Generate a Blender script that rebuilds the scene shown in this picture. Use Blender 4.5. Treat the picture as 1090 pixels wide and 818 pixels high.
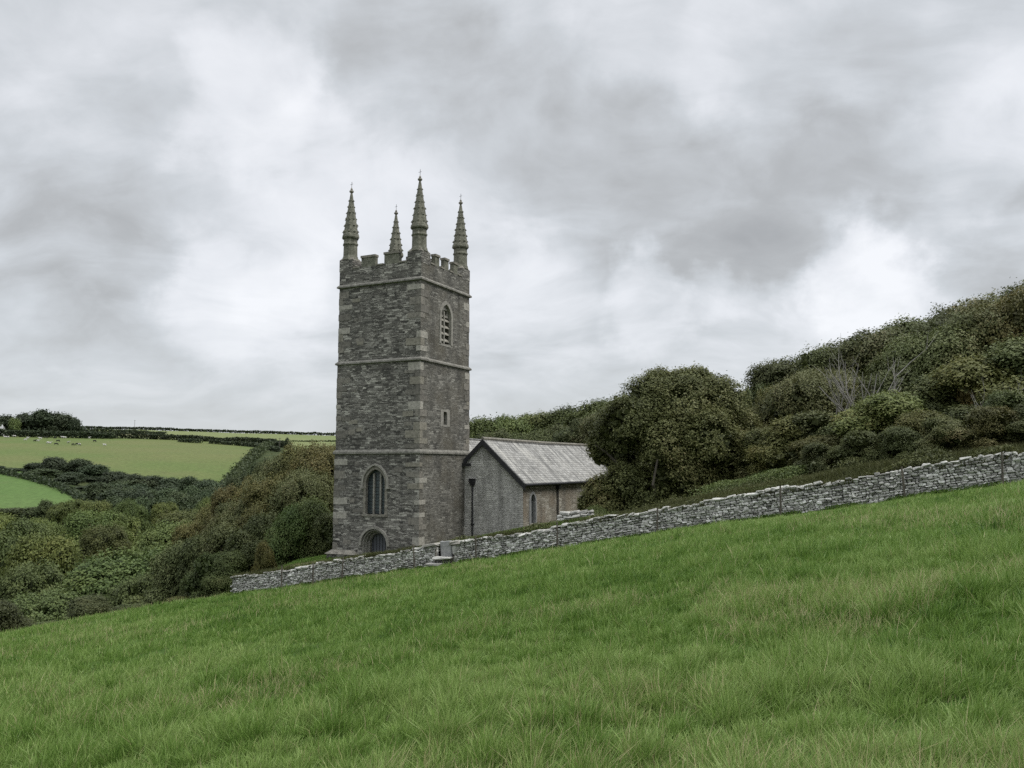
import bpy, bmesh, math, random
import numpy as np
from mathutils import Vector, Matrix, noise as mnoise

C = bpy.context.scene
COL = C.collection
for o in list(bpy.data.objects):
    bpy.data.objects.remove(o)

# ------------------------------------------------------------------ camera
F_PX, PITCH = 882.0, math.atan((497 - 409) / 882.0)
cam_d = bpy.data.cameras.new('camera')
cam = bpy.data.objects.new('camera', cam_d); COL.objects.link(cam)
cam.location = (0, 0, 0)
cam.rotation_euler = (math.pi / 2 + PITCH, 0, 0)
cam_d.sensor_fit = 'HORIZONTAL'; cam_d.sensor_width = 36.0
cam_d.lens = F_PX / 1090.0 * 36.0
cam_d.clip_start = 0.05; cam_d.clip_end = 20000
C.camera = cam

# ------------------------------------------------------------------ light and exposure
SUN_EL, SUN_AZ = math.radians(58), math.radians(105)      # azimuth clockwise from +Y
SKY_STRENGTH = 0.10
C.view_settings.view_transform = 'Standard'
C.view_settings.look = 'None'
C.view_settings.gamma = 1.0
C.view_settings.use_curve_mapping = False
C.view_settings.exposure = 0.60
C.render.engine = 'CYCLES'
C.cycles.use_denoising = False
C.cycles.use_adaptive_sampling = False
sun_d = bpy.data.lights.new('sun', 'SUN')
sun_d.energy = 1.5; sun_d.angle = math.radians(24); sun_d.color = (1.0, 0.965, 0.91)
sun = bpy.data.objects.new('sun', sun_d); COL.objects.link(sun)
sd = Vector((math.sin(SUN_AZ) * math.cos(SUN_EL), math.cos(SUN_AZ) * math.cos(SUN_EL), math.sin(SUN_EL)))
sun.rotation_euler = sd.to_track_quat('Z', 'Y').to_euler()
sun.location = (0, 0, 60)


def at(px, py, Y):
    """world point at depth Y seen in the photograph's direction (px, py)"""
    c, s = math.cos(PITCH), math.sin(PITCH)
    dx = (px - 545) / F_PX; dy = (409 - py) / F_PX
    k = Y / (c - dy * s)
    return Vector((dx * k, Y, (s + dy * c) * k))


# ---- node helpers
class NT:
    def __init__(s, tree):
        s.t = tree; s.n = tree.nodes; s.l = tree.links
    def node(s, typ, **kw):
        n = s.n.new(typ)
        for k, v in kw.items():
            if k.startswith('i_'):
                n.inputs[k[2:].replace('_', ' ')].default_value = v
            else:
                setattr(n, k, v)
        return n
    def link(s, a, b): s.l.new(a, b)
    def val(s, x, sock):
        if isinstance(x, (int, float)): sock.default_value = x
        elif isinstance(x, (tuple, list)):
            sock.default_value = x
        else: s.l.new(x, sock)
    def math(s, op, a, b=0.0, c=None, clamp=False):
        n = s.n.new('ShaderNodeMath'); n.operation = op; n.use_clamp = clamp
        s.val(a, n.inputs[0]); s.val(b, n.inputs[1])
        if c is not None: s.val(c, n.inputs[2])
        return n.outputs[0]
    def vmath(s, op, a, b=(0, 0, 0), scale=None):
        n = s.n.new('ShaderNodeVectorMath'); n.operation = op
        s.val(a, n.inputs[0])
        if op != 'NORMALIZE': s.val(b, n.inputs[1])
        if scale is not None: s.val(scale, n.inputs['Scale'])
        return n.outputs['Value'] if op in ('DOT_PRODUCT', 'LENGTH') else n.outputs[0]
    def smooth(s, x, a, b, to0=0.0, to1=1.0):
        n = s.n.new('ShaderNodeMapRange'); n.interpolation_type = 'SMOOTHSTEP'
        s.val(x, n.inputs[0]); n.inputs[1].default_value = a; n.inputs[2].default_value = b
        n.inputs[3].default_value = to0; n.inputs[4].default_value = to1
        return n.outputs[0]
    def lin(s, x, a, b, to0=0.0, to1=1.0):
        n = s.n.new('ShaderNodeMapRange')
        s.val(x, n.inputs[0]); n.inputs[1].default_value = a; n.inputs[2].default_value = b
        n.inputs[3].default_value = to0; n.inputs[4].default_value = to1
        return n.outputs[0]
    def ramp(s, fac, stops, interp='LINEAR'):
        n = s.n.new('ShaderNodeValToRGB'); n.color_ramp.interpolation = interp
        e = n.color_ramp.elements
        while len(e) < len(stops): e.new(0.5)
        for el, (p, c) in zip(e, stops):
            el.position = p; el.color = (*c, 1) if len(c) == 3 else c
        s.val(fac, n.inputs[0]); return n.outputs[0]
    def mix(s, fac, a, b, mode='MIX'):
        n = s.n.new('ShaderNodeMix'); n.data_type = 'RGBA'; n.blend_type = mode
        s.val(fac, n.inputs[0])
        for x, k in ((a, 6), (b, 7)):
            if isinstance(x, (tuple, list)) and len(x) == 3: x = (*x, 1)
            s.val(x, n.inputs[k])
        return n.outputs[2]
    def noise(s, vec, scale, detail=4, rough=0.55, dist=0.0, out='Fac'):
        n = s.n.new('ShaderNodeTexNoise')
        if vec is not None: s.l.new(vec, n.inputs['Vector'])
        n.inputs['Scale'].default_value = scale; n.inputs['Detail'].default_value = detail
        n.inputs['Roughness'].default_value = rough; n.inputs['Distortion'].default_value = dist
        return n.outputs[out]
    def mapping(s, vec, scale=(1, 1, 1), loc=(0, 0, 0), rot=(0, 0, 0)):
        n = s.n.new('ShaderNodeMapping')
        s.l.new(vec, n.inputs[0]); n.inputs['Scale'].default_value = scale
        n.inputs['Location'].default_value = loc; n.inputs['Rotation'].default_value = rot
        return n.outputs[0]


# ------------------------------------------------------------------ sky
def build_world():
    w = bpy.data.worlds.new('World'); C.world = w; w.use_nodes = True
    w.node_tree.nodes.clear()
    t = NT(w.node_tree)
    out = t.node('ShaderNodeOutputWorld'); bg = t.node('ShaderNodeBackground')
    bg.inputs['Strength'].default_value = SKY_STRENGTH
    sky = t.node('ShaderNodeTexSky'); sky.sky_type = 'NISHITA'; sky.sun_disc = False
    sky.sun_elevation = SUN_EL; sky.sun_rotation = SUN_AZ
    tc = t.node('ShaderNodeTexCoord'); d = tc.outputs['Generated']
    sep = t.node('ShaderNodeSeparateXYZ'); t.link(d, sep.inputs[0])
    z = sep.outputs[2]
    zz = t.math('ADD', t.math('MAXIMUM', z, 0.0), 0.34)
    comb = t.node('ShaderNodeCombineXYZ')
    t.link(t.math('DIVIDE', sep.outputs[0], zz), comb.inputs[0])
    t.link(t.math('DIVIDE', sep.outputs[1], zz), comb.inputs[1])
    p = comb.outputs[0]
    # slow swirl, then billows on two scales
    w1 = t.vmath('SUBTRACT', t.noise(p, 1.3, 3, 0.5, 0, 'Color'), (0.5, 0.5, 0.5))
    pw = t.vmath('ADD', p, t.vmath('SCALE', w1, scale=0.55))
    n1 = t.noise(t.mapping(pw, (1, 1.15, 1), (2.4, 1.1, 0)), 1.5, 9, 0.50, 0.2)
    n2 = t.noise(t.mapping(pw, (1, 1.3, 1), (7.3, 2.1, 0)), 3.6, 9, 0.56, 0.15)
    nc = t.vmath('SUBTRACT', t.noise(d, 3.0, 3, 0.5, 0.0, 'Color'), (0.5, 0.5, 0.5))
    nf = t.vmath('SUBTRACT', t.noise(d, 11.0, 6, 0.55, 0.0, 'Color'), (0.5, 0.5, 0.5))
    dw = t.vmath('NORMALIZE', t.vmath('ADD', t.vmath('ADD', d, t.vmath('SCALE', nc, scale=0.20)), t.vmath('SCALE', nf, scale=0.16)))
    n3 = t.noise(t.mapping(t.vmath('ADD', p, t.vmath('SCALE', w1, scale=0.9)), (1, 1.2, 1), (1.3, 4.4, 0)), 9.0, 7, 0.55, 0.4)
    acc = t.math('MULTIPLY_ADD', t.math('SUBTRACT', n1, 0.5), 0.66, 0.635)
    acc = t.math('MULTIPLY_ADD', t.math('SUBTRACT', n2, 0.5), 0.82, acc)
    acc = t.math('MULTIPLY_ADD', t.math('SUBTRACT', n3, 0.5), 0.16, acc)
    # cloud masses where they hang in this sky: (direction px, py, radius in degrees, lighter or darker)
    blobs = [(30, 265, 8, -.20), (120, 215, 5.5, -.10), (190, 335, 5, -.06), (60, 50, 6, -.03), (275, 100, 4.2, .20), (325, 180, 4.0, .10), (60, 150, 4, .12),
             (290, 318, 4.0, .20), (330, 285, 2.5, .08), (150, 400, 7, -.08), (350, 20, 4.5, -.12), (450, 60, 5.5, -.16), (560, 120, 6, -.17), (650, 190, 6, -.17), (745, 225, 7.0, -.17), (800, 280, 4.2, -.13),
             (865, 205, 6.5, -.17), (960, 160, 5.5, -.14), (1060, 170, 4.5, -.08), (690, 80, 4.5, .06), (800, 70, 5, .13), (1045, 80, 5.5, .13), (940, 308, 4.0, .32), (1010, 290, 3.3, .12), (865, 330, 3.0, .18), (1020, 215, 3.5, .02),
             (690, 320, 3.0, .24), (765, 330, 2.2, .20), (600, 400, 7, -.07), (1085, 268, 3.5, -.24), (900, 12, 6, -.12), (640, 15, 5, -.03), (560, 310, 5, .02)]
    for px, py, r, a in blobs:
        v = at(px, py, 100).normalized()
        dot = t.vmath('DOT_PRODUCT', dw, tuple(v))
        m = t.smooth(dot, math.cos(math.radians(r * 1.40)), math.cos(math.radians(r * 0.45)))
        acc = t.math('MULTIPLY_ADD', m, a, acc)
    # overcast gathers to an even blue grey towards the horizon
    hz = t.smooth(z, 0.02, 0.17)
    low = t.math('MULTIPLY_ADD', t.math('SUBTRACT', n1, .5), .5, t.math('MULTIPLY_ADD', t.math('SUBTRACT', n2, .5), .35, 0.47))
    acc = t.math('ADD', t.math('MULTIPLY', acc, hz), t.math('MULTIPLY', t.math('SUBTRACT', 1.0, hz), low))
    colr = t.ramp(acc, [(0.0, (.265, .270, .274)), (0.25, (.325, .333, .338)), (0.5, (.424, .442, .460)), (0.75, (.545, .558, .582)), (1.0, (.632, .641, .662))])
    up = t.smooth(z, 0.5, 0.95, 1.0, 3.0)
    k = t.math('MULTIPLY', up, 1.0 / SKY_STRENGTH)
    sc = t.vmath('SCALE', colr, scale=k)
    skyc = t.vmath('SCALE', sky.outputs[0], scale=1.0)
    mixd = t.mix(0.93, skyc, sc)
    t.link(mixd, bg.inputs[0]); t.link(bg.outputs[0], out.inputs[0])
build_world()


# ------------------------------------------------------------------ material helpers
def mat(name):
    m = bpy.data.materials.new(name); m.use_nodes = True
    m.node_tree.nodes.clear()
    t = NT(m.node_tree)
    out = t.node('ShaderNodeOutputMaterial')
    b = t.node('ShaderNodeBsdfPrincipled')
    t.link(b.outputs[0], out.inputs[0])
    b.inputs['Roughness'].default_value = 0.85
    b.inputs['Specular IOR Level'].default_value = 0.25
    return m, t, b, out

def bump(t, b, h, strength=0.5, dist=0.02):
    n = t.node('ShaderNodeBump'); n.inputs['Strength'].default_value = strength
    n.inputs['Distance'].default_value = dist
    t.link(h, n.inputs['Height']); t.link(n.outputs[0], b.inputs['Normal'])

def rubble_mat(name, stops, mortar, row=0.13, width=0.34, lichen=0.35, warm=None, msize=0.012):
    """coursed slate-stone rubble; UV in metres"""
    m, t, b, _ = mat(name)
    uv = t.node('ShaderNodeUVMap').outputs[0]
    nd = t.noise(uv, 2.3, 3, 0.6, 0, 'Color')
    v = t.vmath('ADD', uv, t.vmath('SCALE', t.vmath('SUBTRACT', nd, (.5, .5, .5)), scale=0.20))
    nd2 = t.noise(uv, 11, 2, 0.6, 0, 'Color')
    v = t.vmath('ADD', v, t.vmath('SCALE', t.vmath('SUBTRACT', nd2, (.5, .5, .5)), scale=0.075))
    def brick(vec, rw, wd):
        n = t.node('ShaderNodeTexBrick'); t.link(vec, n.inputs['Vector'])
        n.offset = 0.43; n.squash = 1.6; n.squash_frequency = 3
        n.inputs['Color1'].default_value = (0, 0, 0, 1); n.inputs['Color2'].default_value = (1, 1, 1, 1)
        n.inputs['Mortar'].default_value = (.5, .5, .5, 1)
        n.inputs['Scale'].default_value = 1; n.inputs['Mortar Size'].default_value = msize
        n.inputs['Mortar Smooth'].default_value = 0.35; n.inputs['Bias'].default_value = 0
        n.inputs['Brick Width'].default_value = wd; n.inputs['Row Height'].default_value = rw
        return n
    b1 = brick(v, row, width); b2 = brick(v, row * 0.52, width * 0.8)
    sel = t.math('GREATER_THAN', t.noise(uv, 0.9, 2), 0.5)
    rnd = t.mix(sel, b1.outputs[0], b2.outputs[0])
    fac = t.math('ADD', t.math('MULTIPLY', b1.outputs[1], t.math('SUBTRACT', 1, sel)), t.math('MULTIPLY', b2.outputs[1], sel))
    fine = t.noise(uv, 26, 4, 0.7)
    rv = t.math('ADD', t.math('MULTIPLY', rnd, 0.72), t.math('MULTIPLY', fine, 0.28))
    col = t.ramp(rv, stops)
    col = t.mix(fac, col, t.mix(t.noise(uv, 1.4, 3), tuple(x * .55 for x in mortar), mortar))
    big = t.noise(uv, 0.45, 4, 0.6)
    if warm: col = t.mix(t.smooth(big, .42, .68, 0, .75), col, t.mix(fine, tuple(x * .6 for x in warm), warm))
    stain = t.noise(t.mapping(uv, (1.0, .22, 1)), 1.1, 5, 0.65)
    col = t.mix(t.smooth(stain, .38, .7, 0.0, 0.55), col, (.038, .037, .033))
    lic = t.math('MULTIPLY', t.smooth(t.noise(uv, 3.4, 6, 0.72), .56, .68), lichen)
    spot = t.math('MULTIPLY', t.smooth(t.noise(uv, 8.0, 4, 0.65), .58, .68), lichen * 1.7, clamp=True)
    lic = t.math('MAXIMUM', lic, spot)
    col = t.mix(lic, col, (.36, .36, .32))
    t.link(col, b.inputs['Base Color'])
    h = t.math('ADD', t.math('MULTIPLY', fac, -1.0), t.math('MULTIPLY', rv, 0.8))
    bump(t, b, h, 0.9, 0.03)
    return m

def plain_mat(name, c1, c2, scale=6, rough=0.85, bmp=0.3, dist=0.01, detail=5, stretch=(1, 1, 1), spec=.25, spots=None):
    m, t, b, _ = mat(name)
    o = t.node('ShaderNodeTexCoord').outputs['Object']
    v = t.mapping(o, stretch)
    n = t.noise(v, scale, detail, 0.65)
    col = t.ramp(n, [(.3, c1), (.7, c2)])
    if spots:
        col = t.mix(t.smooth(t.noise(o, scale * 2.3, 5, .7), .55, .66, 0, .8), col, spots)
    t.link(col, b.inputs['Base Color'])
    b.inputs['Roughness'].default_value = rough; b.inputs['Specular IOR Level'].default_value = spec
    if bmp: bump(t, b, t.noise(v, scale * 4, 4, .7), bmp, dist)
    return m

M = {}
M['tower'] = rubble_mat('tower_rubble', [(.10, (.033, .032, .029)), (.34, (.108, .103, .092)), (.58, (.212, .202, .180)), (.86, (.45, .435, .385))], (.20, .19, .165), .12, .34, .5)
M['tower_south'] = rubble_mat('tower_rubble_brown', [(.12, (.055, .053, .047)), (.4, (.125, .120, .104)), (.62, (.195, .187, .164)), (.9, (.33, .318, .28))], (.23, .222, .195), .10, .32, .4, warm=(.165, .148, .112))
M['gable'] = rubble_mat('gable_render', [(.1, (.38, .371, .342)), (.5, (.51, .50, .462)), (.9, (.62, .606, .56))], (.50, .49, .45), .11, .3, .45, msize=.008)
M['aisle'] = rubble_mat('aisle_rubble', [(.12, (.17, .152, .12)), (.4, (.28, .255, .205)), (.62, (.37, .34, .28)), (.9, (.48, .455, .40))], (.38, .35, .30), .12, .34, .35, warm=(.34, .27, .19))
M['dressed'] = plain_mat('dressed_stone', (.10, .094, .08), (.28, .262, .22), 4, .9, .9, .03, spots=(.36, .355, .31))
M['mossy'] = plain_mat('mossy_granite', (.075, .076, .058), (.215, .212, .168), 4, .9, .9, .04, spots=(.33, .33, .27))
M['string'] = plain_mat('weathered_string_course', (.10, .096, .084), (.27, .26, .228), 3.5, .9, .9, .03, spots=(.30, .295, .26))
M['hood'] = plain_mat('pale_granite', (.17, .162, .142), (.33, .318, .28), 5, .9, .7, .02)
M['lead'] = plain_mat('black_iron', (.008, .008, .009), (.02, .02, .022), 9, .5, .1, .005, spec=.4)
M['timber_dark'] = plain_mat('dark_timber', (.018, .018, .02), (.04, .04, .042), 8, .7, .2, .005)
M['glass'] = plain_mat('leaded_glass', (.028, .038, .042), (.075, .095, .10), 14, .25, .5, .01, spec=.5)
M['door_wood'] = plain_mat('weathered_blue_door', (.08, .086, .10), (.16, .166, .18), 5, .75, .3, .01, stretch=(6, 1, .4))
M['louvre'] = plain_mat('slate_louvre', (.22, .21, .18), (.36, .34, .29), 8, .9, .3, .01)
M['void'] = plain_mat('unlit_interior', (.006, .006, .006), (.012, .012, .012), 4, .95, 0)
M['post_wood'] = plain_mat('weathered_post', (.055, .05, .042), (.14, .125, .10), 9, .9, .4, .01, stretch=(1, 1, .2))
M['slate'] = plain_mat('slate_slab', (.20, .205, .205), (.34, .34, .33), 5, .8, .3, .01)
M['white_paint'] = plain_mat('white_farm_wall', (.7, .7, .7), (.8, .8, .8), 1, .8, 0)

def roof_mat():
    m, t, b, _ = mat('lichened_slate_roof')
    uv = t.node('ShaderNodeUVMap').outputs[0]
    n = t.node('ShaderNodeTexBrick'); t.link(uv, n.inputs['Vector'])
    n.inputs['Color1'].default_value = (0, 0, 0, 1); n.inputs['Color2'].default_value = (1, 1, 1, 1); n.inputs['Mortar'].default_value = (0, 0, 0, 1)
    n.inputs['Scale'].default_value = 1; n.inputs['Mortar Size'].default_value = .012; n.inputs['Mortar Smooth'].default_value = .2
    n.inputs['Brick Width'].default_value = .28; n.inputs['Row Height'].default_value = .2
    fine = t.noise(uv, 13, 5, .7)
    c = t.ramp(t.math('ADD', t.math('MULTIPLY', n.outputs[0], .5), t.math('MULTIPLY', fine, .5)),
               [(.15, (.21, .205, .19)), (.5, (.31, .305, .285)), (.85, (.42, .415, .39))])
    c = t.mix(t.math('MULTIPLY', n.outputs[1], .7), c, (.09, .09, .09))
    st = t.noise(t.mapping(uv, (1.5, .16, 1), rot=(0, 0, .12)), 2.0, 5, .7)
    c = t.mix(t.smooth(st, .44, .64, 0, .85), c, (.11, .11, .105))
    pal = t.noise(t.mapping(uv, (1.2, .3, 1), (3, 5, 0)), 1.2, 5, .65)
    c = t.mix(t.smooth(pal, .5, .66, 0, .6), c, (.45, .44, .40))
    bl = t.noise(uv, 2.6, 6, .72); c = t.mix(t.smooth(bl, .54, .66, 0, .6), c, (.16, .158, .14))
    t.link(c, b.inputs['Base Color'])
    bump(t, b, t.math('ADD', t.math('MULTIPLY', n.outputs[1], -1.), t.math('MULTIPLY', n.outputs[0], .6)), .9, .03)
    b.inputs['Roughness'].default_value = .75
    return m
M['roof'] = roof_mat()

def leaf_mat(name, stops, transl=.22, rough=.62, spec=.3):
    m, t, b, out = mat(name)
    a = t.node('ShaderNodeAttribute'); a.attribute_name = 'tint'
    oi = t.node('ShaderNodeObjectInfo')
    col = t.ramp(a.outputs['Fac'], stops)
    col = t.mix(1.0, col, oi.outputs['Color'], 'MULTIPLY')
    hs = t.node('ShaderNodeHueSaturation'); t.link(col, hs.inputs['Color'])
    t.link(t.lin(oi.outputs['Random'], 0, 1, .90, 1.13), hs.inputs['Value'])
    t.link(t.lin(oi.outputs['Random'], 0, 1, .493, .506), hs.inputs['Hue'])
    col = hs.outputs[0]
    t.link(col, b.inputs['Base Color'])
    b.inputs['Roughness'].default_value = rough; b.inputs['Specular IOR Level'].default_value = spec
    tr = t.node('ShaderNodeBsdfTranslucent'); t.link(col, tr.inputs[0])
    mx = t.node('ShaderNodeMixShader'); mx.inputs[0].default_value = transl
    t.link(b.outputs[0], mx.inputs[1]); t.link(tr.outputs[0], mx.inputs[2]); t.link(mx.outputs[0], out.inputs[0])
    return m
M['leaf'] = leaf_mat('scrub_leaves', [(0, (.048, .058, .021)), (.4, (.082, .097, .032)), (.7, (.118, .128, .047)), (.92, (.15, .142, .060)), (1, (.17, .135, .062))])
M['leaf_green'] = leaf_mat('woodland_leaves', [(0, (.043, .060, .019)), (.5, (.082, .108, .031)), (.85, (.12, .142, .044)), (1, (.145, .155, .054))])
M['leaf_dark'] = leaf_mat('dark_far_leaves', [(0, (.028, .040, .020)), (.6, (.042, .058, .027)), (1, (.060, .078, .035))])
M['grass'] = leaf_mat('grass_blades', [(0, (.036, .086, .010)), (.30, (.099, .188, .030)), (.58, (.166, .268, .058)), (.84, (.255, .352, .110)), (.93, (.34, .32, .15)), (1, (.46, .40, .24))], .32, .5, .3)
M['under'] = leaf_mat('verge_plants', [(0, (.045, .045, .018)), (.5, (.075, .085, .028)), (.8, (.10, .10, .04)), (1, (.17, .125, .06))], .25)
M['bark'] = plain_mat('bark', (.06, .052, .042), (.14, .125, .10), 6, .9, .5, .02, stretch=(1, 1, .3))
M['bark_pale'] = plain_mat('pale_dead_wood', (.18, .17, .153), (.34, .325, .295), 6, .85, .3, .01, stretch=(1, 1, .3))

def ground_mat(name, c1, c2, c3, s1=.05, s2=1.2, s3=9, bmp=0.3, bd=.05):
    m, t, b, _ = mat(name)
    p = t.node('ShaderNodeNewGeometry').outputs['Position']
    a = t.noise(p, s1, 4, .55); d = t.noise(p, s2, 5, .65); e = t.noise(p, s3, 4, .7)
    col = t.mix(t.smooth(a, .38, .64), c1, c2)
    col = t.mix(t.smooth(d, .5, .72, 0, .7), col, c3)
    hs = t.node('ShaderNodeHueSaturation'); t.link(col, hs.inputs['Color']); t.link(t.lin(e, .25, .75, .7, 1.3), hs.inputs['Value'])
    t.link(hs.outputs[0], b.inputs['Base Color'])
    if bmp: bump(t, b, t.math('ADD', e, d), bmp, bd)
    b.inputs['Specular IOR Level'].default_value = .1
    return m
M['meadow'] = ground_mat('meadow_turf', (.040, .080, .014), (.050, .088, .017), (.080, .098, .030), .07, 1.4, 14, .8, .06)
M['churchyard'] = ground_mat('churchyard_turf', (.06, .09, .025), (.075, .10, .03), (.09, .09, .035), .2, 1.4, 9, .8, .08)
M['rough'] = ground_mat('woodland_floor', (.030, .045, .016), (.045, .058, .02), (.055, .05, .025), .05, .7, 5, .8, .3)
M['pasture'] = ground_mat('pasture_turf', (.088, .120, .036), (.108, .122, .044), (.100, .115, .042), .011, .05, .5, .0)
M['lower'] = ground_mat('lower_field_turf', (.070, .122, .032), (.078, .126, .036), (.082, .116, .038), .011, .06, .5, .0)
M['upper'] = ground_mat('upper_field_turf', (.125, .155, .058), (.14, .16, .066), (.135, .15, .062), .008, .04, .4, .0)
M['straw'] = ground_mat('dry_field_turf', (.20, .19, .10), (.19, .19, .10), (.2, .2, .11), .008, .04, .4, .0)


# ------------------------------------------------------------------ mesh helpers
class MB:
    def __init__(s): s.v = []; s.f = []; s.mi = []; s.uv = []
    def face(s, pts, mi=0, uv=None):
        b = len(s.v); s.v += [tuple(p) for p in pts]
        s.f.append(tuple(range(b, b + len(pts)))); s.mi.append(mi)
        s.uv.append(uv)
    def add(s, vs, fs, mi=0):
        b = len(s.v); s.v += [tuple(p) for p in vs]
        for f in fs: s.f.append(tuple(b + i for i in f)); s.mi.append(mi); s.uv.append(None)
    def box(s, x0, x1, y0, y1, z0, z1, mi=0):
        s.add([(x0, y0, z0), (x1, y0, z0), (x1, y1, z0), (x0, y1, z0), (x0, y0, z1), (x1, y0, z1), (x1, y1, z1), (x0, y1, z1)],
              [(0, 3, 2, 1), (4, 5, 6, 7), (0, 1, 5, 4), (1, 2, 6, 5), (2, 3, 7, 6), (3, 0, 4, 7)], mi)
    def frustum(s, x0, x1, y0, y1, z0, z1, inset, mi=0):
        i = inset
        s.add([(x0, y0, z0), (x1, y0, z0), (x1, y1, z0), (x0, y1, z0), (x0 + i, y0 + i, z1), (x1 - i, y0 + i, z1), (x1 - i, y1 - i, z1), (x0 + i, y1 - i, z1)],
              [(0, 3, 2, 1), (4, 5, 6, 7), (0, 1, 5, 4), (1, 2, 6, 5), (2, 3, 7, 6), (3, 0, 4, 7)], mi)
    def lathe(s, cx, cy, prof, n=8, ph=math.pi / 8, mi=0):
        vs = []; fs = []
        for r, z in prof:
            for k in range(n):
                a = ph + 2 * math.pi * k / n
                vs.append((cx + r * math.cos(a), cy + r * math.sin(a), z))
        m = len(prof)
        for i in range(m - 1):
            for k in range(n):
                k2 = (k + 1) % n
                fs.append((i * n + k, i * n + k2, (i + 1) * n + k2, (i + 1) * n + k))
        fs.append(tuple(range(n - 1, -1, -1))); fs.append(tuple((m - 1) * n + k for k in range(n)))
        s.add(vs, fs, mi)
    def tube(s, pts, rad, n=6, mi=0):
        pts = [Vector(p) for p in pts]; vs = []; fs = []
        for i, p in enumerate(pts):
            d = (pts[min(i + 1, len(pts) - 1)] - pts[max(i - 1, 0)]).normalized()
            a = d.orthogonal().normalized() if abs(d.z) < .99 else Vector((1, 0, 0))
            a = (Vector((1, .3, 0)) - d * Vector((1, .3, 0)).dot(d)); a = a.normalized() if a.length > .05 else Vector((0, 1, 0))
            bb = d.cross(a)
            r = rad[i] if isinstance(rad, (list, tuple)) else rad
            for k in range(n):
                t = 2 * math.pi * k / n
                vs.append(p + a * (r * math.cos(t)) + bb * (r * math.sin(t)))
        for i in range(len(pts) - 1):
            for k in range(n):
                k2 = (k + 1) % n
                fs.append((i * n + k, i * n + k2, (i + 1) * n + k2, (i + 1) * n + k))
        fs.append(tuple(range(n - 1, -1, -1))); fs.append(tuple((len(pts) - 1) * n + k for k in range(n)))
        s.add(vs, fs, mi)
    def mesh(s, name, mats, smooth=False):
        me = bpy.data.meshes.new(name); me.from_pydata(s.v, [], s.f)
        for m in (mats if isinstance(mats, (list, tuple)) else [mats]): me.materials.append(m)
        if any(s.mi): me.polygons.foreach_set('material_index', s.mi)
        if smooth: me.polygons.foreach_set('use_smooth', [True] * len(s.f))
        me.update(); return me
    def build(s, name, mats, parent=None, smooth=False):
        return link(name, s.mesh(name, mats, smooth), parent)

def link(name, me, parent=None):
    o = bpy.data.objects.new(name, me); COL.objects.link(o)
    if parent: o.parent = parent
    return o
def tag(o, label=None, cat=None, group=None, kind=None):
    if label: o['label'] = label
    if cat: o['category'] = cat
    if group: o['group'] = group
    if kind: o['kind'] = kind
    return o
def empty(name, loc=(0, 0, 0), rz=0):
    o = bpy.data.objects.new(name, None); COL.objects.link(o); o.location = loc; o.rotation_euler = (0, 0, rz)
    o.empty_display_size = .2
    return o

def np_mesh(name, v, f, mats, tint=None, smooth=False):
    """v (n,3) floats, f (m,k) ints, all faces k-gons"""
    v = np.asarray(v, np.float32); f = np.asarray(f, np.int32)
    me = bpy.data.meshes.new(name)
    me.vertices.add(len(v)); me.vertices.foreach_set('co', v.ravel())
    k = f.shape[1]
    me.loops.add(f.size); me.loops.foreach_set('vertex_index', f.ravel())
    me.polygons.add(len(f)); me.polygons.foreach_set('loop_start', np.arange(0, f.size, k, dtype=np.int32))
    for m in (mats if isinstance(mats, (list, tuple)) else [mats]): me.materials.append(m)
    if smooth: me.polygons.foreach_set('use_smooth', np.ones(len(f), bool))
    if tint is not None:
        a = me.attributes.new('tint', 'FLOAT', 'POINT'); a.data.foreach_set('value', np.asarray(tint, np.float32))
    me.update(calc_edges=True)
    return me

def uv_box(me):
    """UV in metres from the face normal (object axes)"""
    uvl = me.uv_layers.new(name='UVMap') if not me.uv_layers else me.uv_layers[0]
    for p in me.polygons:
        n = p.normal; ax, ay, az = abs(n.x), abs(n.y), abs(n.z)
        for li in p.loop_indices:
            c = me.vertices[me.loops[li].vertex_index].co
            if az > .9: uv = (c.x, c.y)
            elif ay >= ax: uv = (c.x + 13.7, c.z if az < .3 else (c.y / max(.05, az)))
            else: uv = (c.y, c.z if az < .3 else (c.x / max(.05, az)))
            uvl.data[li].uv = uv

# value noise in numpy
def vnoise(x, y, seed=0):
    def h(i, j):
        n = (i * 374761393 + j * 668265263 + seed * 1442695041) & 0xffffffff
        n = ((n ^ (n >> 13)) * 1274126177) & 0xffffffff
        return ((n ^ (n >> 16)) & 0xffff) / 65535.0
    x = np.asarray(x, float); y = np.asarray(y, float)
    xi = np.floor(x).astype(np.int64); yi = np.floor(y).astype(np.int64)
    fx = x - xi; fy = y - yi
    fx = fx * fx * (3 - 2 * fx); fy = fy * fy * (3 - 2 * fy)
    a = h(xi, yi); b = h(xi + 1, yi); c = h(xi, yi + 1); d = h(xi + 1, yi + 1)
    return (a * (1 - fx) + b * fx) * (1 - fy) + (c * (1 - fx) + d * fx) * fy
def fbm(x, y, seed=0, o=3):
    s = 0; a = 1; t = 0
    for k in range(o):
        s = s + a * vnoise(np.asarray(x) * 2 ** k, np.asarray(y) * 2 ** k, seed + k); t += a; a *= .5
    return s / t
def sstep(x, a, b):
    t = np.clip((np.asarray(x, float) - a) / (b - a), 0, 1); return t * t * (3 - 2 * t)


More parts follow.
